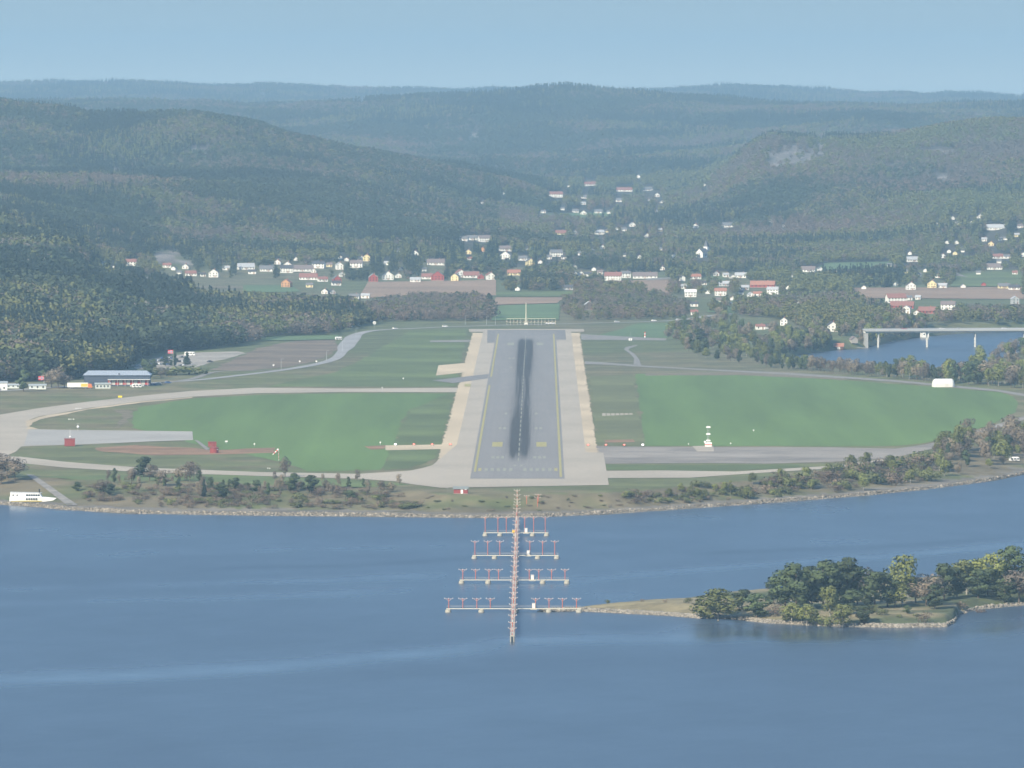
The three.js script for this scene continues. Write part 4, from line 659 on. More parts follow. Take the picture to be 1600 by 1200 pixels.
function house(px, py, wpx, face, wall, roof, storeys) {
  const r = rngOf(Math.round(px * 31 + py * 7)), p = hit(px, py, 4600), m = -p[2] / F, W = Math.max(4.5, wpx * m);
  const long = face === 's', turn = (r() - 0.5) * 0.5, two = (storeys ?? 1) > 1 || (long && wpx > 17 && wpx < 30 && r() < 0.4) || (!long && wpx > 10);
  const L = long ? W : Math.max(W * 1.15, 7), D = long ? clamp(W * 0.62, 4.5, 10) : W, e = (two ? 4.8 : 2.8) * (W < 5.5 ? 0.85 : 1), rise = (long ? D : W) * 0.36;
  const size = wpx >= 20 ? 'long' : wpx <= 7 ? 'tiny' : two ? 'two-storey' : 'small';
  const where = placeName(px, py), kind = wall === 'r' && wpx > 12 ? 'barn' : 'house';
  const label = `${size} ${WALLNAME[wall]} ${kind}${long ? '' : ' gable'}, ${ROOFNAME[roof]} roof, ${where}`;
  const t = thing(kind === 'barn' ? 'red_barn' : 'village_house', label, kind, p, (long ? Math.PI / 2 : 0) + turn, label.slice(0, 110));
  const base = 1.2, wm = paint(...WALL[wall], 0.85), w = long ? D : W, d = L;      // a low plinth lets the house sit in the slope
  part('wall', gable(w, d, e, rise), wm, t);
  part('plinth', box(w + 0.1, base, d + 0.1, 0, -base + 0.25, 0), paint(0.32, 0.31, 0.30, 0.95), t);
  part('roof', gableRoof(w, d, e, rise), paint(...ROOF[roof], 0.8), t);
  if (wpx >= 8) {
    const ch = part('chimney', box(0.7, 1.5, 0.7, w * 0.12, e + rise - 0.5, d * 0.2), brickMat, t);
    const faceZ = long ? null : d / 2, rowsN = two ? 2 : 1, span = long ? d : w, n = clamp(Math.floor(span / 2.6), 2, 6);
    for (let s = 0; s < rowsN; s++) for (let i = 0; i < n; i++) {
      const q = (i + 0.5) / n * span - span / 2, wd = part('window', winGeo, glassMat, t);
      if (long) { wd.rotation.y = Math.PI / 2; wd.position.set(-w / 2, 1.7 + s * 2.3, q); } else wd.position.set(q, 1.7 + s * 2.3, d / 2);
    }
    const dr = part('door', doorGeo, paint(0.25, 0.12, 0.08, 0.7), t);
    const dq = span / n * 0.5 * (n > 2 ? 0 : 1) + span / n * (n % 2 ? 0.5 : 0);
    if (long) { dr.rotation.y = Math.PI / 2; dr.position.set(-w / 2, 1.2, dq); } else { dr.position.set(dq, 1.2, d / 2); }
  }
  if (long && t.rotation.y) { /* windows were set on the side that turns to the fjord */ }
  return t;
}
for (const h of HOUSES) house(...h);

// ------------------------------------------------------------------ church
{
  const p = hit(1098, 402, 4800), t = thing('church', 'white wooden church with a spired tower among trees', 'church', p, -0.5);
  const wm = paint(...WALL.w, 0.8), rm = paint(0.12, 0.12, 0.13, 0.8);
  part('nave', gable(9, 17, 5.5, 4.6), wm, t); part('roof', gableRoof(9, 17, 5.5, 4.6), rm, t);
  part('tower', box(5, 12, 5, -0.3, 0, -9.6), wm, t);
  const sp = part('spire', new THREE.ConeGeometry(3.5, 9, 4).rotateY(Math.PI / 4).translate(-0.3, 16.5, -9.6), rm, t); part('cross', [box(0.15, 1.4, 0.15, -0.3, 20.9, -9.6), box(0.8, 0.15, 0.15, -0.3, 21.7, -9.6)], paint(0.6, 0.5, 0.2, 0.5), sp);
  part('belfry', box(3.6, 2.4, 3.6, -0.3, 12, -9.6), wm, t);
  for (let i = 0; i < 4; i++) { const w = part('window', new THREE.BoxGeometry(0.1, 2.6, 1.1), glassMat, t); w.position.set(4.5, 3, -5 + i * 3.6); }
  const w = part('window', new THREE.BoxGeometry(1.1, 2.4, 0.1), glassMat, t); w.position.set(0, 4, 8.5); const d = part('door', new THREE.BoxGeometry(1.5, 2.4, 0.12), paint(0.3, 0.2, 0.12, 0.7), t); d.position.set(0, 1.3, 8.5);
}
// far white building rows at the river, boathouse
{
  const p = at(1311, 546, 0.4), t = thing('boathouse', 'orange-roofed boathouse at the waterline by the river wood', 'boathouse', p, Math.PI / 2 - 0.1);
  part('wall', gable(6, 7.5, 2.6, 2.2), paint(0.10, 0.06, 0.05, 0.9), t); part('roof', gableRoof(6, 7.5, 2.6, 2.2), paint(...ROOF.o, 0.85), t); part('slipway', box(5, 0.3, 3.4, -5, -0.7, 0), paint(0.4, 0.37, 0.33, 0.9), t); part('door', box(0.12, 2.2, 2.4, -3.02, 0.1, 0), paint(0.6, 0.58, 0.55, 0.8), t);
  const q = at(1345, 544, 0.6), j = thing('jetty', 'grey wooden jetty beside the orange-roofed boathouse', 'jetty', q, 0.05);
  part('deck', box(12, 0.25, 2.2, 0, 0.2, 0), paint(0.42, 0.40, 0.37, 0.9), j); for (let i = 0; i < 6; i++) part('pile', cyl(0.12, 0.12, 3, -5.5 + i * 2.2, -2.8, 1), paint(0.2, 0.17, 0.14, 0.9), j);
  const b = at(1445, 527, 1), c = thing('river_house', 'white house on the far river bank seen under the bridge', 'house', [b[0], 1.0, b[2]], 0.2);
  part('wall', gable(5.4, 8, 4.4, 2.2), paint(...WALL.w, 0.8), c); part('roof', gableRoof(5.4, 8, 4.4, 2.2), paint(...ROOF.g, 0.8), c); part('plinth', box(5.6, 2, 8.2, 0, -1.9, 0), paint(0.3, 0.3, 0.29, 0.9), c); for (const x of [-1.3, 1.3]) { const w = part('window', winGeo, glassMat, c); w.position.set(x, 2.6, 4); }
  const e = at(1345, 535, 1); const f = thing('river_house', 'small weathered wooden house with gabled front on the wooded river bank', 'house', hit(1334, 536, 4900), 0.3);
  part('wall', gable(5, 6, 3.2, 2), paint(0.36, 0.33, 0.29, 0.9), f); part('roof', gableRoof(5, 6, 3.2, 2), paint(...ROOF.d, 0.8), f);
}

// ------------------------------------------------------------------ bridge
{
  const A = at(1352, 515.2, 14), B = at(1660, 511.5, 15), dx = B[0] - A[0], dz = B[2] - A[2], len = Math.hypot(dx, dz), turn = Math.atan2(-dz, dx);
  const t = thing('road_bridge', 'long grey concrete road bridge over the river', 'bridge', [A[0], 0, A[2]], turn), conc = surf(0.42, 0.42, 0.40, pavingGrain, 8), y = 14;
  part('deck', box(len + 10, 0.9, 10.5, len / 2 + 4, y - 1.2, 0), conc, t); part('girder', box(len + 10, 1.2, 5, len / 2 + 4, y - 2.4, 0), paint(0.62, 0.62, 0.58, 0.9), t);
  for (const s of [-1, 1]) { const pr = part('parapet', box(len + 10, 0.9, 0.25, len / 2 + 4, y - 0.3, s * 5.1), paint(0.36, 0.38, 0.40, 0.8), t); part('rail', box(len + 10, 0.1, 0.12, len / 2 + 4, y + 0.95, s * 5.1), paint(0.5, 0.52, 0.54, 0.5, { metalness: 0.5 }), pr); }
  part('roadway', box(len + 10, 0.06, 9.6, len / 2 + 4, y - 0.3, 0), paint(0.24, 0.245, 0.25, 0.9), t);
  for (const px of [1373, 1451, 1528, 1606]) { const s = ((px - 800) / F * -A[2] - A[0]); part('pier', [cyl(0.5, 0.5, y - 2.2 + 3, s, -3, 1.5, 12), cyl(0.5, 0.5, y - 2.2 + 3, s, -3, -1.5, 12), box(1.6, 0.8, 5, s, y - 3.2, 0)], paint(0.5, 0.5, 0.47, 0.9), t); }
  part('abutment', box(2.4, 12, 8, 0.5, -0.6, 0), conc, t);
  globalThis.bridge = { A, dx: dx / len, dz: dz / len, y: y - 0.22, turn };
}

// ------------------------------------------------------------------ vehicles
const tyreMat = paint(0.02, 0.02, 0.02, 0.9), rimMat = paint(0.5, 0.5, 0.52, 0.4, { metalness: 0.7 });
function profile(pts, depth) { const g = new THREE.ExtrudeGeometry(new THREE.Shape(pts.map(([x, y]) => new THREE.Vector2(x, y))), { depth: depth - 0.16, bevelEnabled: true, bevelThickness: 0.08, bevelSize: 0.08, bevelSegments: 2 }); return g.translate(0, 0, -(depth - 0.16) / 2); }
const carBody = profile([[-2.1, 0.35], [2.1, 0.35], [2.12, 0.72], [1.3, 0.9], [0.7, 1.36], [-1.1, 1.38], [-1.85, 0.95], [-2.15, 0.85]], 1.76), carGlass = profile([[-1.6, 0.93], [1.1, 0.93], [0.62, 1.29], [-1.05, 1.31]], 1.86), wheelGeo = new THREE.CylinderGeometry(0.32, 0.32, 0.2, 14).rotateX(Math.PI / 2), rimGeo = new THREE.CylinderGeometry(0.19, 0.19, 0.22, 10).rotateX(Math.PI / 2);
function wheels(t, xs, z, y = 0.32, k = 1) { for (const x of xs) for (const s of [-1, 1]) { const w = part('wheel', wheelGeo, tyreMat, t); w.position.set(x, y * k, s * z); w.scale.setScalar(k); part('rim', rimGeo, rimMat, w); } }
const CARCOL = { white: [0.78, 0.78, 0.77], silver: [0.48, 0.49, 0.5], black: [0.025, 0.025, 0.03], blue: [0.06, 0.12, 0.3], red: [0.4, 0.03, 0.03], grey: [0.2, 0.21, 0.22] };
function car(color, pos, turn, where, group) {
  const t = thing('car', `${color} car ${where}`, 'car', pos, turn, group); part('body', carBody, paint(...CARCOL[color], 0.3, { metalness: 0.1 }), t); part('glass', carGlass, paint(0.03, 0.035, 0.04, 0.1), t); wheels(t, [-1.3, 1.32], 0.82);
  const b = part('headlight', new THREE.BoxGeometry(0.06, 0.14, 0.34), frameMat, t); b.position.set(2.18, 0.62, 0.6); const c = part('headlight', new THREE.BoxGeometry(0.06, 0.14, 0.34), frameMat, t); c.position.set(2.18, 0.62, -0.6);
  return t;
}
{
  const r = rngOf(5), cs = ['white', 'silver', 'black', 'blue', 'silver', 'grey', 'white', 'red'];
  for (const [y, x0, x1, n] of [[573, 207, 222, 3], [570, 236, 262, 5], [565, 240, 266, 5], [561, 254, 270, 4], [566, 280, 286, 2], [572, 281, 287, 2], [559, 283, 290, 2]])
    for (let i = 0; i < n; i++) { const c = cs[Math.floor(r() * 8)]; const p = at(lerp(x0, x1, n > 1 ? i / (n - 1) : 0), y, AIR + 0.06); car(c, p, 1.2 + (r() - 0.5) * 0.2, 'parked in the gravel car park below the forest', `${c} cars parked in the gravel car park`); }
  for (const [x, y] of [[240, 602], [247, 601], [254, 600], [262, 599], [208, 604.5], [219, 604]]) { const c = x < 230 ? 'white' : cs[2 + Math.floor(r() * 4)]; car(c, hit(x, y, 3300), 0.1 + r() * 0.3, 'parked at the end of the long terminal building', `${c} cars parked beside the terminal`); }
  const onRoad = (c, x, y, turn, where) => car(c, [at(x, y, AIR)[0], AIR + 0.17, at(x, y, AIR)[2]], turn, where, where);
  onRoad('white', 695, 511, 0, 'driving on the public road, alone beyond the grass'); onRoad('white', 857, 506.5, 0, 'driving close behind another beyond the runway end'); onRoad('white', 864, 506.3, 0, 'driving close behind another beyond the runway end');
  onRoad('silver', 617, 514.6, 0, 'driving where the public road bends past tall trees'); onRoad('white', 1060, 500.6, 0.1, 'driving up the road towards the bridge'); onRoad('silver', 964, 504, 0, 'driving on the public road beside the brown brush'); onRoad('white', 1022, 502.2, 0, 'driving on the public road below the white farm');
  onRoad('black', 328, 566.5, 0.1, 'standing alone on the open gravel of the car park');
  for (const [px, c, w] of [[1415, 'red', 'driving on the concrete bridge, nearest its wooded end'], [1475, 'white', 'driving on the concrete bridge above its middle pier'], [1503, 'silver', 'driving on the concrete bridge between two piers'], [1575, 'white', 'driving off the concrete bridge at its tree-covered end']]) {
    const s = (px - 800) / F * -bridge.A[2] - bridge.A[0]; car(c, [bridge.A[0] + bridge.dx * s, bridge.y, bridge.A[2] + bridge.dz * s - 2], bridge.turn, w);
  }
}
function bus(name, label, cat, pos, turn, L, H, col, stripe) {
  const t = thing(name, label, cat, pos, turn), g = new THREE.ExtrudeGeometry(new THREE.Shape([[-L / 2, 0.5], [L / 2 - 0.1, 0.5], [L / 2, 1.4], [L / 2 - 0.35, H - 0.2], [L / 2 - 0.8, H], [-L / 2 + 0.5, H], [-L / 2, H - 0.4]].map(([x, y]) => new THREE.Vector2(x, y))), { depth: 2.1, bevelEnabled: true, bevelThickness: 0.15, bevelSize: 0.12, bevelSegments: 2 }).translate(0, 0, -1.05);
  part('body', g, paint(...col, 0.4), t); const n = Math.floor(L / 1.8); for (let i = 0; i < n; i++) { const w = part('window', new THREE.BoxGeometry(1.3, 0.8, 2.46), glassMat, t); w.position.set(-L / 2 + 1.2 + i * (L - 1.8) / Math.max(1, n - 1) * 0.96, H - 0.95, 0); }
  if (stripe) part('stripe', new THREE.BoxGeometry(L * 0.9, 0.3, 2.44).translate(0, 1.2, 0), paint(...stripe, 0.5), t);
  wheels(t, [-L / 2 + 1.6, L / 2 - 1.8], 1.08, 0.32, 1.5); return t;
}
bus('camper_van', 'white camper van parked at the forest edge of the car park', 'camper', at(296, 556, AIR + 0.06), 0.03, 7.4, 2.9, [0.82, 0.82, 0.8]);
bus('airport_bus', 'white minibus parked before the terminal wall', 'minibus', at(213, 606, AIR), 0.2, 6, 2.6, [0.8, 0.8, 0.78]);
bus('airport_bus', 'white van beside the minibus at the terminal corner', 'van', at(226, 602.5, AIR), 0.1, 5.2, 2.2, [0.76, 0.76, 0.75]);
{
  const p = at(126, 607.5, AIR), t = thing('articulated_truck', 'white and yellow articulated truck parked before the terminal', 'truck', p, 0.0);
  part('trailer', box(13.5, 2.9, 2.5, -2.2, 1.1, 0), paint(0.78, 0.76, 0.70, 0.5), t); part('panel', box(4.4, 2.0, 2.56, 2.2, 1.4, 0), paint(0.72, 0.48, 0.06, 0.5), t, 'yellow rear panel'); part('cab', profile([[4.7, 0.7], [7.2, 0.7], [7.25, 1.8], [6.8, 3.1], [4.7, 3.3]], 2.4), paint(0.60, 0.18, 0.06, 0.4), t, 'orange red cab'); part('windscreen', new THREE.BoxGeometry(0.1, 0.9, 2).rotateZ(0.3).translate(7.1, 2.4, 0), glassMat, t); part('chassis', box(14, 0.35, 1.6, -0.5, 0.7, 0), tyreMat, t);
  wheels(t, [-7, -5.6, 3.2, 6.2], 1.05, 0.32, 1.6);
}

// ------------------------------------------------------------------ terminal and its neighbours
{
  const p = at(181, 604, AIR), t = thing('terminal_building', 'long dark terminal building with pale metal roof', 'terminal', [p[0], AIR, p[2] - 14], 0.02);
  const m = 43.5;
  part('wall', box(m, 7.2, 22, 0, 0, -2), paint(0.05, 0.065, 0.10, 0.7), t);
  const g = new THREE.BufferGeometry(); { const a = [-m / 2 - 0.8, 7.25, 10], b = [m / 2 + 0.8, 7.25, 10], c = [m / 2 - 2.5, 9.9, -3], d = [-m / 2 + 2.5, 9.9, -3], e = [m / 2 + 0.8, 7.25, -14], f = [-m / 2 - 0.8, 7.25, -14]; const q = [a, b, c, a, c, d, d, c, e, d, e, f, b, e, c, f, a, d]; g.setAttribute('position', new THREE.Float32BufferAttribute(q.flat(), 3)); g.computeVertexNormals(); }
  const rf = part('roof', g, surfless(0.50, 0.53, 0.56), t); for (let i = 0; i < 26; i++) { const x = -m / 2 + 2.6 + i * (m - 5.2) / 25; const s = part('seam', new THREE.BoxGeometry(0.12, 0.14, 13.2), paint(0.44, 0.47, 0.5, 0.5), rf); s.position.set(x * 1.03, 8.62, 3.5); s.rotation.x = 0.2016; }
  part('vent', box(0.9, 0.9, 0.9, 1.5, 7.7, 9), paint(0.1, 0.1, 0.12, 0.8), rf);
  for (let i = 0; i < 11; i++) { const x = -m / 2 + 17 + i * 2.45; const w = part(i % 2 ? 'window' : 'panel', new THREE.BoxGeometry(2.2, 3.0, 0.14), i % 2 ? paint(0.55, 0.53, 0.50, 0.5) : paint(0.42, 0.06, 0.05, 0.7), t); w.position.set(x, 2.4, 9.06); }
  part('canopy', box(28, 0.35, 3, 8, 4.3, 10.4), paint(0.62, 0.62, 0.60, 0.7), t);
  for (let i = 0; i < 6; i++) part('post', cyl(0.12, 0.12, 4.3, -4.5 + i * 5, 0, 11.6), paint(0.6, 0.6, 0.58, 0.6), t);
  const pr = at(160, 607, AIR), n = thing('low_office', 'pale grey low office at the terminal end', 'office', pr, 0.1);
  part('wall', gable(4, 10, 2.9, 0.7).rotateY(Math.PI / 2), paint(0.50, 0.54, 0.52, 0.8), n); part('roof', gableRoof(4, 10, 2.9, 0.7).rotateY(Math.PI / 2), paint(0.33, 0.37, 0.36, 0.8), n); for (let i = 0; i < 4; i++) { const w = part('window', winGeo, glassMat, n); w.position.set(-3.6 + i * 2.3, 1.6, 2); }
  const shed = (x, y, w, d, h, col, label, cat = 'shed') => { const q = at(x, y, AIR), s = thing('airport_shed', label, cat, q, 0.06); part('wall', gable(d, w, h, 0.8).rotateY(Math.PI / 2), paint(...col, 0.8), s); part('roof', gableRoof(d, w, h, 0.8).rotateY(Math.PI / 2), paint(0.36, 0.40, 0.41, 0.7), s); const k = Math.max(2, Math.floor(w / 3)); for (let i = 0; i < k; i++) { const wd = part('window', winGeo, glassMat, s); wd.position.set(((i + 0.5) / k - 0.5) * w, 1.5, d / 2); } return s; };
  shed(58, 608, 11, 5, 2.4, [0.58, 0.62, 0.60], 'pale shed with dark windows beside the purple tree'); shed(20, 606.5, 9, 4, 2.0, [0.60, 0.64, 0.62], 'low pale shed behind the dark pine'); shed(1, 609.5, 8, 6, 4.8, [0.72, 0.73, 0.72], 'tall white shed with balcony at the road'); shed(-25, 610, 14, 7, 4, [0.5, 0.5, 0.48], 'grey workshop by the road'); shed(45, 585, 12, 6, 3, [0.30, 0.26, 0.20], 'brown cabin among the trees', 'cabin');
  shed(107, 576, 5, 4, 3.2, [0.62, 0.33, 0.12], 'orange hut among the trees above the terminal', 'hut');
}
function surfless(r, g, b) { return paint(r, g, b, 0.45, { metalness: 0.2 }); }
function flag(px, py, hpx, label) {
  const p = at(px, py, AIR), m = -p[2] / F, H = hpx * m, t = thing('flagpole', label, 'flag', p, 0.1);
  part('pole', cyl(0.09, 0.05, H, 0, 0, 0, 8), frameMat, t);
  const wavy = (w, h, x, y, z) => { const g = new THREE.BoxGeometry(w, h, 0.03, 12, 1, 1), a = g.attributes.position; for (let i = 0; i < a.count; i++) a.setZ(i, a.getZ(i) + Math.sin((a.getX(i) + x) * 1.6) * 0.22); return g.translate(x, y, z); };
  const f = part('cloth', wavy(3.6, 2.5, -1.9, H - 1.6, 0), paint(0.62, 0.05, 0.06, 0.8), t);
  part('white_cross', [wavy(3.6, 0.62, -1.9, H - 1.6, 0.0).scale(1, 1, 1.0), wavy(0.62, 2.52, -1.35, H - 1.6, 0)].map((g) => g.translate(0, 0, 0.02)), paint(0.8, 0.8, 0.8, 0.8), f); part('blue_cross', [wavy(3.62, 0.3, -1.9, H - 1.6, 0), wavy(0.3, 2.54, -1.35, H - 1.6, 0)].map((g) => g.translate(0, 0, 0.04)), paint(0.02, 0.05, 0.22, 0.8), f);
}
flag(270, 574, 28, 'flagpole flying a red flag with a blue-white cross by the car park'); flag(68, 607, 20, 'flagpole flying a red flag with a blue-white cross by the pale shed');

// ------------------------------------------------------------------ houseboat on the beach
{
  const p = hit(50, 784, 3255), t = thing('beached_boat', 'long white boat with dark windows lying on the beach', 'boat', p, -0.06), m = -p[2] / F, L = 71 * m, s = L / 22;
  const hull = new THREE.Shape(); hull.moveTo(-11, 0.1); hull.lineTo(8.2, 0.1); hull.quadraticCurveTo(10.2, 0.5, 11.4, 1.7); hull.lineTo(4, 2.2); hull.lineTo(-11, 2.2); hull.lineTo(-11, 0.1);
  const hg = new THREE.ExtrudeGeometry(hull, { depth: 3.4, bevelEnabled: true, bevelThickness: 0.4, bevelSize: 0.15, bevelSegments: 3, curveSegments: 8 }).translate(0, 0, -1.7); { const a = hg.attributes.position; for (let i = 0; i < a.count; i++) { const x = a.getX(i); if (x > 4) a.setZ(i, a.getZ(i) * (1 - 0.85 * Math.pow((x - 4) / 7.6, 1.6))); } hg.computeVertexNormals(); }
  const h = part('hull', hg, paint(0.80, 0.80, 0.78, 0.5), t); part('waterline', new THREE.BoxGeometry(15, 0.3, 4.26).translate(-3, 0.25, 0), paint(0.55, 0.45, 0.12, 0.6), h);
  const c = part('cabin', profile([[-10.7, 2.3], [4.5, 2.3], [3.6, 3.9], [-10.7, 4.3]], 3.2), paint(0.76, 0.77, 0.77, 0.5), t); part('cabin_roof', box(15.2, 0.18, 3.6, -3.4, 4.2, 0).rotateZ(-0.02), paint(0.60, 0.62, 0.63, 0.6), t);
  for (let i = 0; i < 6; i++) { const w = part('window', new THREE.BoxGeometry(0.95, 0.95, 0.1), glassMat, t); w.position.set(-2.6 + i * 1.15, 3.1, 1.62); }
  for (let i = 0; i < 5; i++) { const w = part('window', new THREE.BoxGeometry(0.8, 0.9, 0.1), glassMat, t); w.position.set(-2.6 + i * 1.15, 1.3, 2.12); }
  for (const x of [-9.4, -7.4]) { const w = part('window', new THREE.BoxGeometry(0.7, 0.7, 0.1), glassMat, t); w.position.set(x, 3.1, 1.62); }
  part('funnel', cyl(0.35, 0.3, 2.2, 3.2, 3.9, 0, 12), tyreMat, t); t.scale.setScalar(s);
}
// ------------------------------------------------------------------ huts and instruments of the airfield
const redWall = paint(0.25, 0.05, 0.048, 0.85), redPaint = paint(0.62, 0.075, 0.045, 0.6), whitePaint = paint(0.80, 0.80, 0.78, 0.6), orangeRed = paint(0.52, 0.13, 0.065, 0.7), mastWhite = paint(0.62, 0.55, 0.48, 0.7);
{
  let p = at(108, 697, AIR + 0.15), t = thing('equipment_hut', 'square red hut with a white aerial on its roof, on the old runway edge', 'hut', p, 0.1), m = -p[2] / F;
  part('wall', box(16 * m, 11 * m, 4.5), redWall, t); part('roof', box(16 * m + 0.4, 0.25, 4.9, 0, 11 * m, 0), paint(0.26, 0.08, 0.07, 0.8), t); part('door', box(0.95, 2, 0.1, 1, 0.05, 2.28), paint(0.25, 0.04, 0.035, 0.7), t);
  part('aerial', [cyl(0.06, 0.05, 5.4, 0.2, 11 * m + 0.2, 0), new THREE.SphereGeometry(0.55, 10, 8).translate(0.2, 11 * m + 1.1, 0)], whitePaint, t);
  p = at(121, 674, AIR + 0.1); t = thing('beacon_mast', 'slim mast with a white sphere above the old runway', 'mast', p, 0); part('mast', cyl(0.09, 0.05, 4.6), paint(0.5, 0.5, 0.5, 0.6), t); part('sphere', new THREE.SphereGeometry(0.75, 14, 10).translate(0, 2.6, 0), whitePaint, t); part('crossbar', box(1.4, 0.08, 0.08, 0, 4.2, 0), whitePaint, t);
  for (const [x, y, lab] of [[334, 708, 'round red hut at the end of the gravel path'], [331, 698, 'square red hut standing behind the round one']]) {
    p = at(x, y, AIR); t = thing('equipment_hut', lab, 'hut', p, 0.3);
    if (y > 700) { part('wall', cyl(2.35, 2.35, 2.9, 0, 0, 0, 20), redWall, t); part('roof', new THREE.ConeGeometry(2.7, 0.8, 20).translate(0, 3.3, 0), paint(0.28, 0.07, 0.06, 0.8), t); part('door', box(0.9, 1.9, 0.12, 0, 0, 2.32), paint(0.28, 0.05, 0.04, 0.7), t); part('lamp_plate', box(0.5, 0.4, 0.1, 1.2, 1.8, 2.02), whitePaint, t); }
    else { part('wall', box(4, 2.5, 3), paint(0.30, 0.07, 0.06, 0.85), t); part('roof', box(4.4, 0.2, 3.4, 0, 2.5, 0), paint(0.35, 0.09, 0.08, 0.8), t); part('door', box(0.9, 1.9, 0.1, 0.5, 0, 1.53), redWall, t); }
  }
  p = at(720, 771.5, AIR); t = thing('equipment_hut', 'red shed with grey roof and white door at the runway end', 'hut', p, -0.06);
  part('wall', gable(3.6, 6.8, 2.4, 0.9).rotateY(Math.PI / 2), redWall, t); part('roof', gableRoof(3.6, 6.8, 2.4, 0.9).rotateY(Math.PI / 2), paint(0.20, 0.22, 0.22, 0.8), t); part('door', box(1.1, 2, 0.1, 0.6, 0.05, 1.82), whitePaint, t); part('box', box(1.0, 0.6, 0.5, 2.5, 1.9, 1.9), whitePaint, t); part('plinth', box(7.2, 0.6, 4, 0, -0.5, 0), paint(0.4, 0.38, 0.35, 0.9), t);
  // glide path mast
  p = at(1107, 697.6, AIR + 0.1); t = thing('glide_path_mast', 'lattice mast with three white aerial panels above a hut', 'mast', p, 0); m = -p[2] / F;
  part('lattice', [[-0.4, -0.4], [0.4, -0.4], [0.4, 0.4], [-0.4, 0.4]].map(([x, z]) => cyl(0.06, 0.06, 11.6, x, 0, z)).concat(Array.from({ length: 10 }, (_, i) => box(0.9, 0.07, 0.9, 0, 0.9 + i * 1.1, 0))), paint(0.45, 0.45, 0.45, 0.6), t);
  for (const y of [10.6, 6.8, 3.2]) { part('aerial_panel', box(2.3, 0.85, 0.7, 0, y - 0.4, 0.9), whitePaint, t); }
  const hut = part('hut', box(3.8, 2.2, 2.6, 0, 0.05, 1.8), whitePaint, t); part('hut_stripe', box(3.84, 0.55, 2.64, 0, 0.75, 1.8), redPaint, hut); part('side_dish', new THREE.SphereGeometry(0.6, 12, 8).translate(-1.9, 2.6, 1.8), whitePaint, t);
  sheet('paved_patch', [[1082, 697.5], [1115, 697], [1116, 706], [1090, 706]], AIR + 0.16, M.paving);
  // windsock
  p = at(435, 720, AIR); t = thing('windsock', 'red and white windsock on a striped pole in the green field', 'windsock', p, 0); m = -p[2] / F;
  for (let i = 0; i < 8; i++) part('pole_section', cyl(0.09, 0.09, 0.8, 0, i * 0.8, 0), i % 2 ? redPaint : whitePaint, t);
  for (let i = 0; i < 5; i++) { const g = cyl(0.52 - i * 0.07, 0.52 - (i + 1) * 0.07, 0.85, 0, i * 0.85, 0, 12); g.rotateZ(Math.PI * 0.74); g.translate(-0.1, 6.1, 0); part('sock_ring', g, i % 2 ? redPaint : whitePaint, t); }
  // small marker posts, white boards and aerials on the grass
  const post = (x, y, h, w, col, label, cat = 'marker', h0 = AIR) => { const q = at(x, y, h0), k = thing('marker_post', label, cat, q, 0.2); part('post', cyl(0.06, 0.06, h * 0.7), paint(0.5, 0.5, 0.5, 0.7), k); part('board', box(w, h * 0.45, 0.12, 0, h * 0.6, 0), col, k); };
  const wl = 'white marker board on the grass beside the old runway';
  for (const [x, y, w] of [[118, 640, 0.6], [121, 640, 0.6], [125, 640, 0.7], [107, 657, 0.7], [110, 657, 0.6], [114, 657, 0.9]]) post(x, y, 0.9, w, whitePaint, wl, 'marker'); for (const o of scene.children.slice(-6)) o.userData.group = 'white boards beside the old runway';
  post(353, 694, 1.8, 1.4, whitePaint, 'white bar-shaped aerial near the round red hut'); post(397, 698, 1.8, 0.7, whitePaint, 'single white box on a post between red hut and windsock'); post(594, 696, 1.9, 0.7, whitePaint, 'white box on a post at the sandy strip'); post(630, 594, 1.6, 0.8, whitePaint, 'white box on a post in the dark mown grass'); post(597, 609.5, 2, 0.4, whitePaint, 'thin white post beside the taxiway'); post(1178, 675, 1.2, 0.7, whitePaint, 'white box on a post in the large green field'); post(1142, 695, 1.0, 0.8, whitePaint, 'low white box beside the lattice mast'); post(1076, 696, 1, 0.5, whitePaint, 'small white box on the apron edge');
  post(418, 733.5, 0.7, 0.6, whitePaint, 'low white edge light on the perimeter road'); post(421, 733.5, 0.7, 0.6, whitePaint, 'low white edge light on the perimeter road'); for (const o of scene.children.slice(-2)) o.userData.group = 'edge lights on the perimeter road';
  for (const [x, y, l] of [[468, 568, 'white sign at the bend of the public road'], [494, 568, 'white sign on the brown rough ground'], [427, 574, 'white sign where the side road meets the public road']]) post(x, y, 2, 1.2, whitePaint, l, 'sign');
  // taxiway sign
  p = at(187, 622, AIR); t = thing('taxiway_sign', 'yellow sign board beside the taxiway', 'sign', p, 0.15); part('board', box(2.6, 1.1, 0.3, 0, 0.35, 0), paint(0.85, 0.66, 0.03, 0.6), t); for (const x of [-0.9, 0.9]) part('leg', cyl(0.06, 0.06, 0.4, x, 0, 0), paint(0.3, 0.3, 0.3, 0.6), t);
  // white tunnel shelter
  p = at(1474.5, 604.5, AIR); t = thing('tunnel_shelter', 'white fabric tunnel shelter at the far side of the big field', 'shelter', p, 0.04); m = -p[2] / F;
  const L = 36 * m, R = 13 * m, dome = (k, l) => { const g = new THREE.CapsuleGeometry(1, 1, 10, 24).rotateZ(Math.PI / 2), a = g.attributes.position; for (let i = 0; i < a.count; i++) { const X = a.getX(i), e = clamp(Math.abs(X) - 0.5), s = X < 0 ? -1 : 1; a.setXYZ(i, s * (Math.abs(X) <= 0.5 ? Math.abs(X) * (l - 5) : (l / 2 - 2.5) + e * 2.5), Math.max(-0.3, Math.sign(a.getY(i)) * Math.pow(Math.abs(a.getY(i)), 0.7) * R * k), a.getZ(i) * 4.6 * k); } g.computeVertexNormals(); return g; };
  part('cover', dome(1, L), paint(0.66, 0.65, 0.61, 0.75), t);
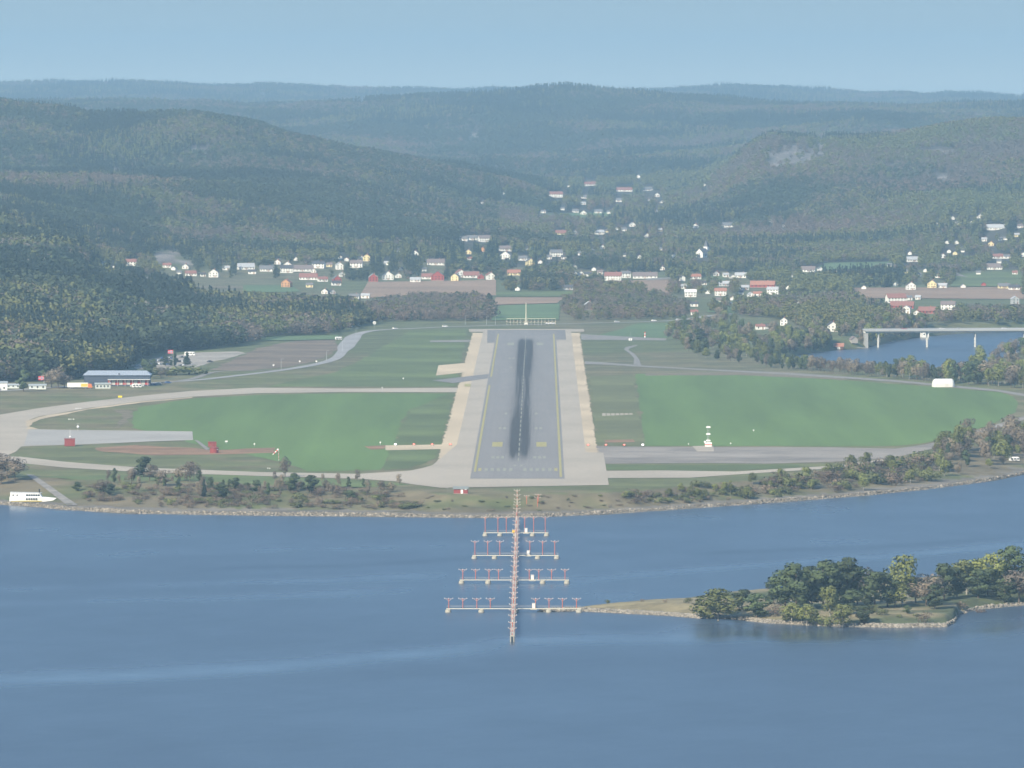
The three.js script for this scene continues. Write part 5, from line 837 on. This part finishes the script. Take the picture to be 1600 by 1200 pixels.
  for (let i = 0; i < 6; i++) { const c = []; for (let n = 0; n <= 14; n++) { const q = n / 14 * Math.PI; c.push(new THREE.Vector3(-L / 2 + 3 + i * (L - 6) / 5, Math.pow(Math.max(0, Math.sin(q)), 0.7) * R, Math.cos(q) * 4.6)); } part('rib', new THREE.TubeGeometry(new THREE.CatmullRomCurve3(c), 24, 0.09, 5), paint(0.55, 0.54, 0.51, 0.7), t); }
  part('door', box(1.8, 2.2, 0.16, 1.5, 0, 4.62), paint(0.6, 0.59, 0.56, 0.7), t);
  // far localizer array and its mast
  p = at(830, 508, AIR); t = thing('localizer_array', 'wide row of pale aerial frames beyond the far runway end', 'antenna', p, 0); m = -p[2] / F;
  const aw = 76 * m, pale = paint(0.62, 0.56, 0.42, 0.7);
  part('top_rail', box(aw, 0.22, 0.3, 0, 5.4, 0), pale, t); part('low_rail', box(aw, 0.16, 0.3, 0, 2.3, 0), pale, t);
  for (let i = 0; i < 15; i++) { const x = -aw / 2 + i * aw / 14; part('post', box(0.16, 5.5, 0.16, x, 0, 0), pale, t); const f = part('aerial', [box(0.12, 0.12, 2.4, x, 3.2, 1.2), box(1.6, 0.1, 0.1, x, 3.2, 2.2), box(1.2, 0.1, 0.1, x, 3.2, 1.4)], paint(0.7, 0.5, 0.4, 0.7), t); }
  p = at(822, 507, AIR); t = thing('monitor_mast', 'tall pale mast standing in the aerial row', 'mast', p, 0); part('mast', cyl(0.55, 0.25, 18, 0, 0, 0, 8), paint(0.66, 0.63, 0.48, 0.7), t); part('cabinet', box(3, 1.6, 1.6, 0, 0, 0.4), paint(0.6, 0.57, 0.5, 0.7), t);
  // far red and white mast, white cabinet
  p = at(1008, 527, AIR); t = thing('marker_mast', 'short red and white banded mast beside the gravel spur', 'mast', p, 0); for (let i = 0; i < 4; i++) part('band', cyl(0.6 - i * 0.06, 0.54 - i * 0.06, 1.1, 0, i * 1.1, 0, 10), i % 2 ? redPaint : whitePaint, t);
  p = at(985, 532, AIR); t = thing('equipment_hut', 'small white hut with a lamp on the gravel spur', 'hut', p, 0); part('wall', box(2.6, 1.9, 2.2), whitePaint, t); part('roof', box(2.9, 0.2, 2.5, 0, 1.9, 0), paint(0.25, 0.25, 0.26, 0.8), t); part('mast', cyl(0.05, 0.05, 5, 0, 2, 0), paint(0.4, 0.4, 0.4, 0.6), t); part('door', box(0.8, 1.6, 0.1, 0, 0, 1.13), paint(0.4, 0.4, 0.42, 0.7), t);
}
// approach slope lights: eight lit lamp boxes
{
  const redGlow = new THREE.MeshStandardMaterial({ color: 0x300404, emissive: new THREE.Color(1.0, 0.30, 0.22), emissiveIntensity: 1.6, roughness: 0.3 }), whiteGlow = new THREE.MeshStandardMaterial({ color: 0x333330, emissive: new THREE.Color(1.0, 0.96, 0.9), emissiveIntensity: 1.8, roughness: 0.3 });
  const lamp = (x, y, white, label, group) => {
    const p = at(x, y, AIR + 0.12), t = thing('approach_slope_light', label, 'lamp', p, 0, group);
    part('housing', box(1.5, 0.7, 1.4, 0, 0.45, -0.3), white ? whitePaint : paint(0.55, 0.10, 0.06, 0.6), t); for (const q of [-0.5, 0.5]) part('leg', cyl(0.06, 0.06, 0.5, q, 0, 0), tyreMat, t);
    part('lamp_lens', new THREE.SphereGeometry(white ? 0.62 : 0.46, 14, 10).scale(1, 0.9, 0.3).translate(0, 0.8, 0.42), white ? whiteGlow : redGlow, t);
  };
  for (const [x, i] of [[617.5, 0], [646.5, 1], [675, 2], [703.5, 3]]) lamp(x, 696.5, i === 0, i ? 'red glowing slope light on the sandy strip' : 'white glowing slope light at the outer end of the sandy strip', 'slope lights beside the runway');
  for (const [x, i] of [[919, 3], [947, 2], [975.5, 1], [1004.5, 0]]) lamp(x, 697.3, i === 0, i ? 'red glowing slope light along the apron edge' : 'white glowing slope light farthest along the apron edge', 'slope lights beside the runway');
}
// ------------------------------------------------------------------ approach lights in the fjord
{
  const steel = paint(0.45, 0.42, 0.36, 0.7), concrete = surf(0.42, 0.40, 0.34, pavingGrain, 6), PX = [[808.5, 770], [807.5, 830], [806, 867], [804.5, 905], [803, 950], [800.5, 996]];
  const base = (y) => { const d = F * (CAM - 2) / (y - YH); return [(tab(PX.map(([a, b]) => [b, a]), y) - 800) / F * d, -d]; };
  const a = base(812), b = base(996), len = a[1] - b[1] < 0 ? b[1] - a[1] : a[1] - b[1];
  const dir = Math.atan2(b[0] - a[0], b[1] - a[1]), L = Math.hypot(b[0] - a[0], b[1] - a[1]);
  const w = thing('approach_walkway', 'long narrow walkway on piles running out into the fjord', 'pier', [a[0], 0, a[1]], dir);
  part('deck', box(1.5, 0.25, L, 0, 2.3, L / 2), steel, w); for (const s of [-1, 1]) part('rail', [box(0.07, 0.07, L, s * 0.75, 3.5, L / 2), box(0.05, 0.05, L, s * 0.75, 3.05, L / 2)], orangeRed, w);
  for (let i = 0; i <= 22; i++) part('pile', [cyl(0.22, 0.22, 4.6, -0.6, -2.2, i * L / 22), cyl(0.22, 0.22, 4.6, 0.6, -2.2, i * L / 22), box(1.8, 0.25, 0.4, 0, 2.0, i * L / 22)], concrete, w);
  for (let i = 0; i <= 48; i++) part('rail_post', [box(0.08, 1.2, 0.08, -0.75, 2.5, i * L / 48), box(0.08, 1.2, 0.08, 0.75, 2.5, i * L / 48)], i % 3 ? orangeRed : mastWhite, w);
  const mastGeo = (h, span, n) => { const parts = []; for (let i = 0; i < n; i++) parts.push(cyl(0.15, 0.15, h / n * 0.999, 0, i * h / n, 0, 6)); return parts; };
  function mast(name, x, z, y0, h, span, label, group, cap) {
    const t = thing(name, label, 'light mast', [x, y0, z], 0, group), g = mastGeo(h, span, 4);
    part('pole', [g[0], g[2]], orangeRed, t); part('pole_band', [g[1], g[3]], cap ? mastWhite : orangeRed, t);
    const bar = part('crossbar', [box(span, 0.1, 0.1, 0, h - 0.02, 0), ...[-1, 1].map((s) => box(0.1, Math.hypot(span * 0.35, 0.9), 0.1).rotateZ(-s * 0.9).translate(s * 0.0, h - 0.85, 0))], paint(0.58, 0.40, 0.34, 0.6), t);
    for (let i = 0; i < 3; i++) part('lamp', cyl(0.13, 0.16, 0.3, (i - 1) * span * 0.46, h + 0.1, 0, 8), paint(0.7, 0.7, 0.68, 0.5), bar);
  }
  const n = 26;
  for (let i = 0; i < n; i++) { const f = i / (n - 1), x = lerp(a[0], b[0], f), z = lerp(a[1], b[1], f), h = lerp(6.2, 2.4, f) + (i % 3) * 0.15; mast('approach_mast', x, z, 2.56, h, 3.2, 'red and white banded light mast in the single file along the narrow walkway', 'light masts along the narrow walkway', i % 2); }
  // the first masts stand on the bank
  for (const [y, h] of [[776, 3], [785, 3.5], [795, 4.5], [803, 5.5]]) { const p = hit(808, y, 3250); mast('approach_mast', p[0], p[2], p[1] - 0.1, h, 3, 'red and white banded light mast on the grassy bank above the walkway', 'light masts on the grassy bank', 1); }
  for (const [x, y, h, sp] of [[823, 788, 4, 2.4], [840, 792, 4.5, 3], [841, 786, 4, 3]]) { const p = hit(x, y, 3250); mast('approach_mast', p[0], p[2], p[1] - 0.1, h, sp, 'slim red light mast standing aside on the grassy bank', 'side masts on the grassy bank', 0); }
  const ROWS = [[832.5, 755, 857, 7.0, [758, 778, 791, 820, 834, 852], 'first cross row from the shore', 822], [868, 738, 873, 6.0, [742, 762, 781, 828, 848, 867], 'second cross row from the shore', 825.5], [906.5, 718, 889, 4.1, [723, 743, 764, 779, 827, 842, 862, 883], 'third cross row from the shore', 832], [951.5, 697, 908, 3.7, [701, 723, 745, 766, 837, 858, 879, 901], 'outermost cross row', 834]];
  for (const [y, x0, x1, h, xs, name, box0] of ROWS) {
    const d = F * (CAM - 1.6) / (y - YH), X = (px) => (px - 800) / F * d;
    const t = thing('cross_walkway', `grey cross walkway on concrete feet, ${name}`, 'walkway', [X((x0 + x1) / 2), 0, -d], 0), W = X(x1) - X(x0);
    part('deck', box(W, 0.3, 1.1, 0, 1.3, 0), paint(0.50, 0.48, 0.40, 0.8), t); part('rail', [box(W, 0.06, 0.06, 0, 2.5, -0.5), box(W, 0.06, 0.06, 0, 2.1, -0.5)], steel, t);
    for (const px of [x0 + 3, (x0 + 807) / 2, 806, (807 + x1) / 2, x1 - 3]) { part('foot', [cyl(1.5, 1.15, 3.2, X(px) - t.position.x, -2.2, 0, 10), box(1.4, 0.5, 1.2, X(px) - t.position.x, 0.85, 0)], concrete, t); }
    for (const px of xs) mast('cross_row_mast', X(px), -d, 1.6, h, 3.4, `tall red light mast with forked top on the ${name}`, `light masts of the ${name}`, 0);
    const q = thing('lamp_cabinet', `white cabinet standing on the ${name}`, 'cabinet', [X(box0), 1.6, -d], 0); part('body', box(1.3, 1.9, 1.0), mastWhite, q); part('roof', box(1.5, 0.15, 1.2, 0, 1.9, 0), paint(0.55, 0.55, 0.54, 0.7), q); part('door', box(0.8, 1.5, 0.06, 0, 0.2, 0.52), paint(0.7, 0.7, 0.68, 0.6), q); part('platform', box(2.6, 0.25, 2.2, 0, -0.55, 0), concrete, q);
    if (h === 7) { const k = thing('lamp_cabinet', 'yellow box beside the narrow walkway at the first cross row', 'box', [X(803), 1.6, -d + 0.4], 0); part('body', box(1.6, 0.9, 0.9), paint(0.75, 0.48, 0.05, 0.6), k); part('lid', box(1.7, 0.12, 1, 0, 0.9, 0), paint(0.68, 0.42, 0.05, 0.6), k); }
  }
}
// street lamps by the public road
{
  const spots = [[727, 503], [760, 504], [774, 503], [556, 523], [535, 545], [510, 560], [439, 573]];
  for (const [x, y] of spots) { const p = at(x, y + 4, AIR), t = thing('street_lamp', 'slim grey street lamp along the public road', 'street lamp', p, 0.2, 'street lamps along the public road'); part('pole', cyl(0.1, 0.06, 7.5), paint(0.5, 0.51, 0.52, 0.5), t); part('arm', box(1.6, 0.08, 0.08, 0.75, 7.4, 0), paint(0.5, 0.51, 0.52, 0.5), t); part('lamp_head', box(0.7, 0.14, 0.26, 1.5, 7.3, 0), paint(0.65, 0.66, 0.66, 0.4), t); }
  const p = at(585, 513, AIR), s = thing('road_sign', 'round white sign at the road bend before the tall trees', 'sign', p, 0); part('post', cyl(0.08, 0.08, 3.6), paint(0.4, 0.4, 0.4, 0.6), s); part('disc', new THREE.CylinderGeometry(1.3, 1.3, 0.12, 24).rotateX(Math.PI / 2).translate(0, 4.6, 0.1), whitePaint, s); part('mark', new THREE.TorusGeometry(0.65, 0.16, 8, 20).translate(0, 4.6, 0.18), paint(0.25, 0.26, 0.28, 0.6), s);
  for (const [x, y, l] of [[529, 531, 'white delivery van parked under the curving road'], [1586, 721, 'white van parked in the grove by the water']]) { const q = hit(x, y, 3300); bus('delivery_van', l, 'van', [q[0], q[1], q[2]], 0.1, 5.4, 2.3, [0.8, 0.8, 0.79]); }
}
renderer.render(scene, camera);
